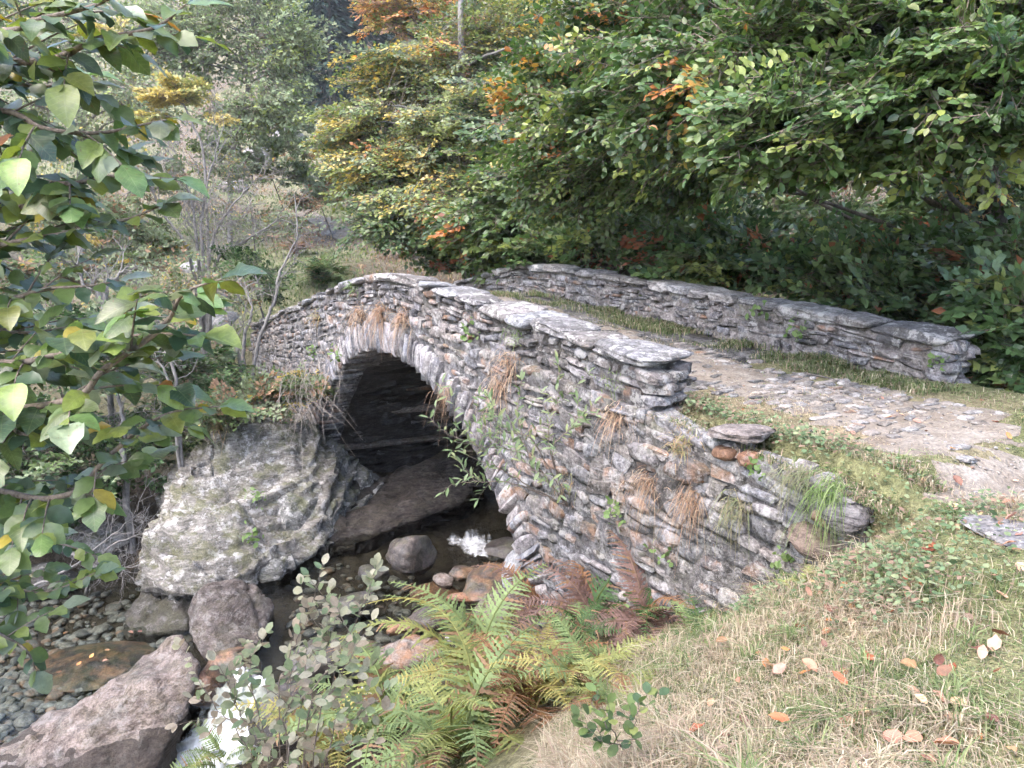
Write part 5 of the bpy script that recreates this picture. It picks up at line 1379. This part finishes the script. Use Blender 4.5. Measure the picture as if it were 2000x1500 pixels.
sapling('bramble', 'small bramble with dark and lime leaves at the grass edge in front', 'plant', V0, [[V0] + px((1190, 1420, -.1), (1160, 1380, -.1), (1170, 1350, -.1), d=2.9), [V0] + px((1240, 1420, -.1), (1250, 1370, -.1), d=2.9), [V0] + px((1200, 1450, 0), (1170, 1440, 0), (1130, 1400, 0), d=2.9)], .05, .035, T_ROUND, [(.06, .10, .05), (.12, .17, .06), (.20, .23, .08), (.10, .14, .06)], .003, 120, .1, 3)

# ---- ferns
def frond_mesh(name, mat, col, seed, arch=.75, curl=.95):
    r = np.random.default_rng(seed); G = Geo()
    n = 27
    t = np.linspace(0, 1, n + 4)
    sx = r.normal(0, .05)
    R_ = np.c_[t * (1 - .12 * t), sx * t * t, arch * t - curl * t * t]
    G.tube(R_, np.linspace(.012, .003, len(R_)), 4, np.array(col) * .8 + np.array([.03, .02, 0]))
    for i in range(3, n + 3):
        tt_ = t[i]; L = .25 * min(1, (tt_ / .3) ** .8) * (1 - tt_) ** .72 + .012
        T = unit(R_[min(i + 1, n + 3)] - R_[i - 1]); S = unit(np.cross(T, np.array([0, 0, 1.0]))); Up = np.cross(S, T)
        for sd in (-1, 1):
            if r.random() < .04: continue
            L *= r.uniform(.9, 1.1)
            d = unit(S * sd + T * r.normal(.38, .09) + Up * r.normal(.06, .13)); nrm_ = Up
            wdir = unit(np.cross(nrm_, d)); k = 9
            q = np.linspace(0, 1, k)
            C = R_[i] + d * L * q[:, None] - Up * (.18 * L) * (q ** 2)[:, None]
            wd = .0165 * (1 - q * .8) * np.where(np.arange(k) % 2, 1.25, .45) * (1.2 - .6 * tt_); wd[-1] = .001
            V = np.stack([C + wdir * wd[:, None], C - wdir * wd[:, None]], 1).reshape(-1, 3)
            a = np.arange(k - 1) * 2
            G.add(V, np.stack([a, a + 1, a + 3, a + 2], -1), (np.array(col) if r.random() > .1 else np.array((.24, .15, .09))) * r.uniform(.7, 1.25))
    return G.mesh(name, mat, False)
FC = {'green': (.19, .25, .11), 'lime': (.27, .29, .11), 'yellow': (.36, .32, .12), 'brown': (.26, .14, .08), 'red': (.22, .14, .125), 'deep': (.06, .11, .04)}
FR = {k: [frond_mesh('frond', M['grass'], c, 10 * i + j, random.uniform(.55, .95), random.uniform(.75, 1.15)) for j in range(3)] for i, (k, c) in enumerate(FC.items())}
def fern(label, base, n, L, mix, az0=0, az1=6.283, up=(.1, .7), group=None):
    root = thing('fern', label, 'fern', base, group)
    for i in range(n):
        k = random.choices(list(mix), list(mix.values()))[0]
        a = az0 + (az1 - az0) * (i + random.random()) / n
        s = L * random.uniform(.65, 1.15)
        m4 = Matrix.Translation(Vector(base) + Vector((random.gauss(0, .03), random.gauss(0, .03), 0))) @ Matrix.Rotation(a, 4, 'Z') @ Matrix.Rotation(-random.uniform(*up), 4, 'Y') @ Matrix.Rotation(random.gauss(0, .25), 4, 'X') @ Matrix.Scale(s, 4)
        add_piece('frond', random.choice(FR[k]), m4, root)
for (lab, u, v, d, n, L, mix) in [
    ('big pale green fern at the bottom centre', 900, 1480, 3.9, 24, .72, {'green': .7, 'lime': .25, 'brown': .05}),
    ('pale green fern spilling down left of the big one', 760, 1440, 4.3, 16, .66, {'green': .75, 'lime': .25}),
    ('yellow-green fern standing tall behind the pale ones', 930, 1330, 4.9, 20, .82, {'lime': .6, 'yellow': .25, 'green': .15}),
    ('fern with browning lower fronds in the middle of the clump', 1030, 1400, 4.3, 16, .62, {'lime': .4, 'brown': .35, 'yellow': .25}),
    ('green and yellow fern right of the clump', 1140, 1360, 4.5, 16, .58, {'green': .35, 'lime': .45, 'yellow': .2}),
    ('reddish withered fern against the wall foot', 1150, 1230, 5.8, 18, .75, {'red': .7, 'brown': .2, 'deep': .1}),
    ('dark red fern with spiky fronds nearest the wall corner', 1260, 1230, 5.6, 18, .7, {'red': .75, 'brown': .15, 'deep': .1}),
    ('rusty fern at the left of the red ones', 1070, 1225, 6.1, 14, .65, {'red': .5, 'brown': .4, 'lime': .1}),
    ('deep green fern in front of the red ferns', 1130, 1290, 5.1, 16, .5, {'deep': .7, 'green': .3}),
    ('small green fern growing at the wall base beside the grass', 1352, 1240, 5.6, 10, .38, {'deep': .5, 'green': .5}),
    ('yellowing fern low at the bottom left of the sapling', 650, 1480, 4.3, 14, .55, {'yellow': .4, 'lime': .4, 'brown': .2}),
    ('small green fern right at the bottom edge under the cascade', 440, 1500, 4.9, 9, .4, {'green': .8, 'lime': .2}),
    ('brown and lime fern sinking into the dry grass', 1190, 1400, 3.9, 12, .42, {'brown': .5, 'lime': .3, 'green': .2}),
    ('little bright fern in the grass under the retaining wall', 1570, 1150, 4.9, 7, .22, {'lime': .7, 'green': .3})]:
    P = hit_ground(u, v); fern(lab, P, n, L * 1.15 * depth(P) / d, mix, up=(.15, .95))
for (lab, u, v, n, L, mix) in [('big dark green fern clump beyond the bridge crest', 632, 560, 50, 1.5, {'deep': .6, 'green': .35, 'red': .05}), ('pale green fern in front of the dark clump', 660, 560, 20, .9, {'green': .8, 'deep': .2}), ('reddish bracken clump on the meadow left of the fern', 580, 500, 26, 1.1, {'brown': .5, 'red': .4, 'deep': .1}),
                             ('brown bracken patch right of the dark fern clump', 790, 505, 30, 1.2, {'brown': .65, 'red': .2, 'yellow': .15})]:
    P = hit_ground(u, v, 12)
    fern(lab, P, n, L, mix, up=(.3, 1.0))

# ---- grass
def blades(G, P, H, wid, col, lean, bend=.6):
    n = len(P); a = rng.random(n) * 6.283
    D = np.c_[np.cos(a), np.sin(a), np.zeros(n)] * .7 + lean; D[:, 2] = 0
    Sd = unit(np.cross(D, [0, 0, 1.0]) + rng.normal(0, .2, (n, 3)))
    b = bend * rng.uniform(.4, 1.5, n)
    mid = P + np.c_[np.zeros((n, 2)), H * .55] + D * (H * b * .25)[:, None]
    tip = P + np.c_[np.zeros((n, 2)), H * np.clip(1 - b * .45, .15, 1)] + D * (H * b)[:, None]
    w = (wid * rng.uniform(.7, 1.3, n))[:, None]
    V = np.stack([P - Sd * w, P + Sd * w, mid - Sd * w * .8, mid + Sd * w * .8, tip - Sd * w * .12, tip + Sd * w * .12], 1)
    F = (np.arange(n)[:, None, None] * 6 + np.array([(0, 1, 3, 2), (2, 3, 5, 4)])[None]).reshape(-1, 4)
    G.add(V.reshape(-1, 3), F, np.repeat(col, 6, 0))
def path_dist(x, y):
    out = np.full(len(x), 9.0)
    for i in range(0, len(pl), 2): out = np.minimum(out, np.hypot(x - pl[i, 0], y - pl[i, 1]))
    return out
straw = np.array([(.40, .34, .25), (.50, .44, .34), (.31, .25, .18), (.42, .32, .26)]); grn = np.array([(.16, .21, .09), (.22, .27, .13), (.11, .16, .065), (.27, .29, .15)])
n = 520000
x = rng.uniform(-.4, 7, n); y = rng.uniform(1.1, 9.5, n)
d = np.hypot(x, y); keep = rng.random(n) < np.minimum(1, (2.9 / d) ** 2)
x, y = x[keep], y[keep]; z = ground(x, y); s_, w_ = sw(x, y); pd = path_dist(x, y)
ok = ((w_ < -.12) & (z > -1.85) & (x > -.1 + .12 * (y - 2))) | ((w_ > .3) & (s_ < -.15) & (w_ < 4.0)) | (s_ < -2.3)
ok &= (z > -1.8) & ((pd > .62) | (rng.random(len(x)) < .16 + .7 * sstep(pd + .3 * vnoise(x, y, 2.5, 99), .25, .6))) & ~((s_ > -1.2) & (w_ > 3.2) & (w_ < 3.7)) & ~((s_ > -2.45) & (s_ < .2) & (w_ > -.14) & (w_ < .3))
x, y, z, pd, s_, w_ = x[ok], y[ok], z[ok], pd[ok], s_[ok], w_[ok]
gm = np.clip(.42 + .3 * (x - 1.2) + .5 * vnoise(x, y, 1.1, 91) + .4 * vnoise(x, y, 3.2, 92), .05, .85)
isg = rng.random(len(x)) < gm
colr = np.where(isg[:, None], grn[rng.integers(0, 4, len(x))], straw[rng.integers(0, 4, len(x))]) * rng.uniform(.75, 1.25, (len(x), 1))
H = np.where(isg, rng.uniform(.03, .08, len(x)), rng.uniform(.05, .2, len(x))) * (1 + .5 * np.clip(-z, 0, 1)) * np.clip(.55 + .5 * vnoise(x, y, 2.1, 93), .35, 1.3)
H *= np.where(w_ > 0, .7, 1)
ci = rng.integers(0, len(x), 170); cl = []
for i in ci:                                   # tussocks standing out of the turf
    k = int(rng.integers(30, 90)); a = rng.random(k) * 6.283; r_ = np.abs(rng.normal(0, .05, k))
    cl.append(np.c_[x[i] + np.cos(a) * r_, y[i] + np.sin(a) * r_, np.full(k, z[i] - .01), np.cos(a), np.sin(a), rng.uniform(.05, .14, k), np.full(k, float(isg[i]))])
cl = np.concatenate(cl)
G = Geo()
tc = np.where((cl[:, 6] > .5)[:, None], grn[rng.integers(0, 4, len(cl))], straw[rng.integers(0, 4, len(cl))]) * rng.uniform(.7, 1.2, (len(cl), 1))
blades(G, cl[:, :3], cl[:, 5], .003, tc, np.c_[cl[:, 3:5] * .9, np.zeros(len(cl))], 1.2)
blades(G, np.c_[x, y, z - .005], H * .9, .0016 + .0006 * np.hypot(x, y) / 3, colr, np.c_[-.2 + .3 * vnoise(x, y, 6, 97), .05 + .3 * vnoise(x, y, 6, 98), np.zeros(len(x))], 1.1)
tag(obj('grass', G.mesh('grass', M['grass'], False)), 'short straw and green grass on the near bank', 'grass', None, 'stuff')
# verge on the bridge deck along the far parapet, and by the near parapet
G = Geo()
for (s0, s1, w0, w1, n, h) in [(-1.0, 8.5, 2.55, 3.22, 22000, .13), (-.2, 9, .46, .95, 9000, .07), (-1, 9.5, 1.0, 2.5, 9000, .05), (-2.4, -.05, .0, .55, 9000, .085)]:
    s = rng.uniform(s0, s1, n); w = w1 - (w1 - w0) * rng.random(n) ** 1.5 if h > .1 else rng.uniform(w0, w1, n)
    k = vnoise(s, w, 1.9, 95) + rng.normal(0, .25, n) > -.1; s, w = s[k], w[k]
    X = O2[0] + s * A2[0] + w * N2[0]; Y = O2[1] + s * A2[1] + w * N2[1]
    Z = np.where(s > .85, deck(s), np.where((w < .35) & (s < 0), wing_top(s) - .01, ground(X, Y)))
    m = rng.random(len(X)) < (.72 if h > .1 else .5)
    c = np.where(m[:, None], grn[rng.integers(0, 4, len(X))] * .8, straw[rng.integers(0, 4, len(X))]) * rng.uniform(.7, 1.25, (len(X), 1))
    blades(G, np.c_[X, Y, Z - .01], h * rng.uniform(.35, 1.3, len(X)) * (.7 + .5 * vnoise(s, w, 3, 96)), .005, c, np.array([-.1, -.1, 0]), .9)
tag(obj('verge_grass', G.mesh('verge_grass', M['grass'], False)), 'green grass verge growing along the parapets', 'grass', None, 'stuff')
# rough meadow and heath beyond the bridge
n = 130000
y = 17 + 50 * rng.random(n) ** 1.6; x = rng.uniform(-1.2, .75, n) * y
z = ground(x, y); s_, w_ = sw(x, y)
ok = ~((s_ < 16) & (w_ > -.3) & (w_ < 4)) & (z > -2.6)
x, y, z = x[ok], y[ok], z[ok]
k = vnoise(x, y, .35, 12) + .4 * vnoise(x, y, 1.3, 13) + rng.normal(0, .2, len(x))
c = np.where((k > 0)[:, None], (grn * .9)[rng.integers(0, 4, len(x))], np.array([(.30, .21, .15), (.24, .15, .11), (.36, .28, .17), (.2, .2, .1)])[rng.integers(0, 4, len(x))]) * rng.uniform(.7, 1.2, (len(x), 1))
G = Geo(); blades(G, np.c_[x, y, z - .02], rng.uniform(.06, .22, len(x)), .012 + y * .0005, c, np.array([0, 0, 0]), .7)
tag(obj('meadow_grass', G.mesh('meadow_grass', M['grass'], False)), 'rough grass and heath on the meadow slope', 'grass', None, 'stuff')
# low undergrowth on the left bank and outcrop top
n = 26000
u = rng.uniform(-9.5, -1.5, n); v = rng.uniform(9.3, 19, n); z = ground(u, v); s_, w_ = sw(u, v)
ok = (w_ < -.1) & (z > -2.85) & (s_ > 8.4)
u, v, z = u[ok], v[ok], z[ok]
G = Geo(); c = pick(['green', 'mid', 'dead', 'grey', 'dark'], [.25, .2, .2, .15, .2], len(u)) * rng.uniform(.7, 1.3, (len(u), 1))
scatter(G, T_QUAD, np.c_[u, v, z + rng.uniform(0, .25, len(u))], rng.normal(0, 1, (len(u), 3)) * [1, 1, .4], rng.normal(0, .5, (len(u), 3)) + [0, 0, 1], rng.uniform(.05, .12, len(u)), c)
tag(obj('undergrowth', G.mesh('undergrowth', M['leaf_dull'], False)), 'low leafy undergrowth carpeting the left bank', 'undergrowth', None, 'stuff')
# clover-like ground cover on the right bank
n = 3300
cx = [(1760, 1090, .35), (1830, 1140, .4), (1700, 1020, .25), (1330, 815, .35), (1450, 840, .3), (1900, 1010, .3), (1740, 1180, .25), (1480, 1180, .15), (1640, 1130, .2), (1300, 800, .2), (1500, 900, .22), (1590, 930, .22), (1560, 860, .25)]
G = Geo()
for (uu, vv, rad) in cx:
    P = hit_ground(uu, vv) if vv > 950 else np.array([*bw({1500: -1.2, 1590: -1.7, 1560: -1.4}[uu], .3)[:2], 0]) if uu in (1500, 1590, 1560) else hit_ground(uu, vv) if vv > 850 else np.array([*bw(-.35 if uu < 1400 else -.8, .35)[:2], 0])
    k = int(n / len(cx)); X = P[0] + rng.normal(0, rad * .55, k); Y = P[1] + rng.normal(0, rad * .55, k); Z = ground(X, Y)
    a_ = np.array([(.13, .19, .10), (.18, .23, .13), (.10, .15, .075), (.23, .26, .15), (.25, .17, .13)])[rng.integers(0, 5, k)]
    scatter(G, T_ROUND, np.c_[X, Y, Z + rng.uniform(.02, .11, k)], rng.normal(0, 1, (k, 3)) * [1, 1, .3], rng.normal(0, .4, (k, 3)) + [0, 0, 1], rng.uniform(.018, .042, k), a_ * rng.uniform(.8, 1.2, (k, 1)))
tag(obj('ground_cover', G.mesh('ground_cover', M['leaf_dull'], False)), 'small round-leaved ground cover along the bank edge', 'plants', None, 'stuff')

# ---- tufts on the walls
def wallpt(u, v, out=.02):
    P = at(u, v, 1) - CAM; t = np.dot(O2 - N2 * out - CAM[:2], N2) / np.dot(P[:2], N2)
    return CAM + t * P
def tuft(label, P, n, L, cols, hang=.5, spread=.8, wid=.003, cat='grass tuft', name='grass_tuft', outv=None, group=None):
    out = np.r_[-N2, 0] if outv is None else np.asarray(outv)
    G = Geo()
    k = 6; t = np.linspace(0, 1, k)[None, :, None]
    D = unit(out * .7 + rng.normal(0, spread, (n, 3)) + [0, 0, .55]); l = (L * rng.uniform(.25, 1.25, n))[:, None, None]
    C = P + rng.normal(0, .06, (n, 1, 3)) + D[:, None] * l * t * .8 - np.array([0, 0, 1.]) * hang * l * t ** 2 * 1.5
    Sd = unit(np.cross(D, [0, 0, 1.]) + rng.normal(0, .3, (n, 3)))[:, None]
    w = wid * (1 - .85 * t)
    V = np.stack([C - Sd * w, C + Sd * w], 2).reshape(-1, 3)
    a = np.arange(k - 1) * 2
    F = (np.arange(n)[:, None, None] * 2 * k + np.stack([a, a + 1, a + 3, a + 2], -1)[None]).reshape(-1, 4)
    G.add(V, F, np.repeat(np.array(cols)[rng.integers(0, len(cols), n)] * rng.uniform(.75, 1.25, (n, 1)), 2 * k, 0))
    tag(obj(name, G.mesh(name, M['grass'], False, P), None, P), label, cat, group)
dry = [(.36, .24, .17), (.30, .19, .135), (.42, .32, .23)]; gre = [(.16, .23, .08), (.22, .27, .12), (.12, .18, .06)]; mxd = [(.36, .27, .16), (.25, .26, .12), (.3, .2, .12)]
for (lab, u, v, n, L, cols, hang, wd) in [
    ('reddish dry grass tuft hanging low on the retaining wall', 1355, 968, 200, .34, dry, .8, .003), ('brown hanging grass tuft left of the reddish one', 1268, 935, 130, .36, dry, .9, .003),
    ('bushy brown grass tuft under the near parapet end', 1205, 815, 160, .28, dry, .5, .004), ('long green grass tuft hanging at the right end of the retaining wall', 1625, 955, 200, .32, gre, .75, .0035),
    ('dry pinkish grass fringe above the arch crown', 745, 612, 170, .5, dry, .55, .006), ('second dry grass fringe left of the arch crown', 705, 610, 130, .45, dry, .5, .006), ('brown grass fringe right of the arch crown', 790, 622, 120, .4, dry, .6, .006),
    ('rust-coloured dead grass spray on the spandrel', 1000, 712, 150, .5, dry, .4, .004), ('thin brown tuft above the willow shrub', 975, 750, 90, .4, dry, .9, .004), ('brown tuft near the arch edge right side', 880, 765, 80, .32, dry, .9, .004),
    ('straw tuft at the wall base beside the small fern', 1420, 1195, 200, .34, [(.42, .36, .2), (.3, .3, .14)], .3, .003), ('green yellow tuft at the wall base in the grass', 1480, 1150, 130, .26, [(.36, .32, .14), (.24, .28, .1)], .3, .003), ('small yellow-green tuft under the brown boulder', 1600, 1105, 120, .22, [(.4, .36, .16), (.26, .3, .12)], .25, .003),
    ('brown tuft on the left flank of the outcrop', 305, 1075, 150, .42, mxd, .5, .005), ('dry tuft on the front of the outcrop', 425, 830, 150, .35, mxd, .3, .006), ('small green tuft under the near parapet coping', 1195, 745, 60, .16, gre, .2, .004), ('green tuft high on the spandrel left of the coping joint', 1010, 655, 60, .18, gre, .2, .005),
    ('brown-green herb tuft under the dark edge slab', 1335, 870, 170, .2, mxd, .35, .004), ('dull green thyme-like tuft on the retaining wall top', 1560, 930, 220, .2, [(.2, .22, .13), (.26, .24, .16)], .5, .004), ('grey-green hanging tuft in the middle of the retaining wall', 1440, 990, 160, .22, [(.18, .2, .11), (.25, .22, .14)], .7, .004), ('low brown moss tuft right of the willow', 1110, 940, 60, .15, mxd, .5, .004),
    ('green tuft on the spandrel above the far wall', 690, 560, 50, .25, gre, .3, .008), ('olive tuft on the far spandrel left of the ring', 620, 620, 60, .3, mxd, .4, .009)]:
    P = wallpt(u, v) if not (u < 450 and v > 800) else at(u, v, 12.2 if v > 1000 else 13.3)
    if v > 1090 and u > 1400: P = hit_ground(u, v)
    tuft(lab, P, n, L, cols, hang, wid=wd, outv=(None if not (v > 1090 and u > 1400) else (-.2, -.3, .6)))
# leafy herbs rooted in the wall joints
HERB = [('small green leafy herb on the lower retaining wall', 1535, 1100, 1), ('green herb between stones of the retaining wall', 1290, 1080, 1), ('leafy herb on the wall above the red ferns', 1240, 1180, 1), ('herb with yellow leaves by the wall corner', 1200, 1000, 1), ('bright herb left of the arch foot plants', 660, 690, 1.6), ('pale herb on the left spandrel', 610, 690, 1.6), ('green herb cushion on the outcrop front', 495, 1050, 1.5), ('green cushion in the middle of the outcrop', 500, 970, 1.2), ('herb in the joint under the rust stones', 1480, 915, .8), ('herb high on the spandrel above the ring', 915, 650, 1), ('green herb by the far parapet base', 1560, 640, 1.3), ('second green herb by the far parapet base', 1830, 700, 1.0), ('broad-leaved herb by the stick on the verge', 1480, 610, 1.2)]
HM = []
for c in [(.13, .20, .07), (.18, .25, .10), (.10, .16, .05)]:
    G = Geo(); G.add(T_ROUND[0], T_ROUND[1], c); HM.append(G.mesh('leaf', M['leaf_dull'], True))
for (lab, u, v, k) in HERB:
    P = wallpt(u, v, .05) if not ((u < 560 and v > 900) or (u > 1450 and v < 720)) else (at(u, v, 12.0) if u < 560 else None)
    if P is None:
        r_ = at(u, v, 1) - CAM; t = np.dot(O2 + N2 * 3.2 - CAM[:2], N2) / np.dot(r_[:2], N2); P = CAM + t * r_
    root = thing('wall_herb', lab, 'herb', P)
    for _ in range(26):
        add_piece('leaf', random.choice(HM), frame4(P + rng.normal(0, .055 * k, 3), rng.normal(0, 1, 3), rng.normal(0, .6, 3) + [-.4, -.5, .7], random.uniform(.035, .075) * k), root)

# ---- fallen leaves
DM = {k: mat_flat_leaf('fallen_leaf_' + k, c, .6, .15) for k, c in {'orange': (.46, .17, .06), 'tan': (.50, .28, .16), 'brown': (.20, .09, .05), 'pink': (.52, .30, .22)}.items()}
DL = []
for k in DM:
    for j in range(4):
        V, F = big_leaf(50 + j, .30, random.uniform(-.3, .3), random.uniform(.2, .9), .02); DL.append(mesh_np('fallen_leaf', V, F, DM[k], None, True))
cnt = 0
for _ in range(420):
    if cnt >= 110: break
    u, v = random.uniform(1230, 1995), random.uniform(780, 1495)
    P = hit_ground(u, v)
    s, w = sw(P[0], P[1])
    if P[2] < -1.5 or (w < .2 and s > -2.3 and P[2] > -.3 and v < 1000) or (-.2 < w < .3 and s > -2.4): continue
    if u < 1400 and v > 1000 and random.random() < .4: continue
    o = obj('fallen_leaf', random.choice(DL), None, P + np.array([0, 0, random.uniform(.02, .05) if w < 0 or s < -2.3 else .02]))
    o.rotation_euler = (random.gauss(0, .35), random.gauss(0, .35), random.uniform(0, 6.28)); s_ = random.uniform(.04, .085); o.scale = (s_, s_, s_)
    kc = o.data.materials[0].name.split('_')[-1]; kc = {'pink': 'pale pinkish'}.get(kc, kc)
    where = 'on the path beside the bridge' if (w > .3 and s > -2.3) else ('in the foreground grass' if v > 1250 else 'on the grassy bank below the path')
    tag(o, f'fallen {kc} leaf lying {where}', 'leaf', f'fallen {kc} leaves {where}'); cnt += 1
for (u, v) in [(175, 1285), (150, 1300), (200, 1292), (120, 1310), (130, 1235), (270, 1232), (260, 1237), (215, 1270), (60, 1340)]:
    o = obj('floating_leaf', random.choice(DL), None, atz(u, v, WATER_POOL + .012)); o.rotation_euler = (0, 0, random.uniform(0, 6)); o.scale = (.08,) * 3
    tag(o, 'small fallen leaf floating on the pebble pool', 'leaf', 'leaves floating on the pool')
# the stick on the verge
P0, P1 = hit_ground(1572, 738), hit_ground(1640, 752)
G = Geo(); G.tube(smooth_path([P0 + [0, 0, .05], (P0 + P1) / 2 + [.05, 0, .04], P1 + [0, 0, .03]], 6), np.linspace(.012, .006, 13), 6)
tag(obj('stick', G.mesh('stick', M['bark'], True, P0), None, P0), 'short dark stick lying on the path verge', 'stick')

# ---- the damp autumn air
bx0, bx1 = np.array([-95., -14., -6.5]), np.array([98., 175., 95.])
c8 = np.array([[x, y, z] for x in (bx0[0], bx1[0]) for y in (bx0[1], bx1[1]) for z in (bx0[2], bx1[2])])
hz = mesh_np('haze', c8, [(0, 1, 3, 2), (4, 6, 7, 5), (0, 4, 5, 1), (2, 3, 7, 6), (0, 2, 6, 4), (1, 5, 7, 3)], None)
hm = bpy.data.materials.new('haze_air'); hm.use_nodes = True
hm.node_tree.nodes.clear()
ho = hm.node_tree.nodes.new('ShaderNodeOutputMaterial'); hv = hm.node_tree.nodes.new('ShaderNodeVolumePrincipled')
hv.inputs['Density'].default_value = .0007; hv.inputs['Color'].default_value = (.86, .9, 1.0, 1); hv.inputs['Anisotropy'].default_value = .2
hm.node_tree.links.new(hv.outputs[0], ho.inputs['Volume'])
hz.materials.append(hm)
tag(obj('haze', hz), kind='stuff')
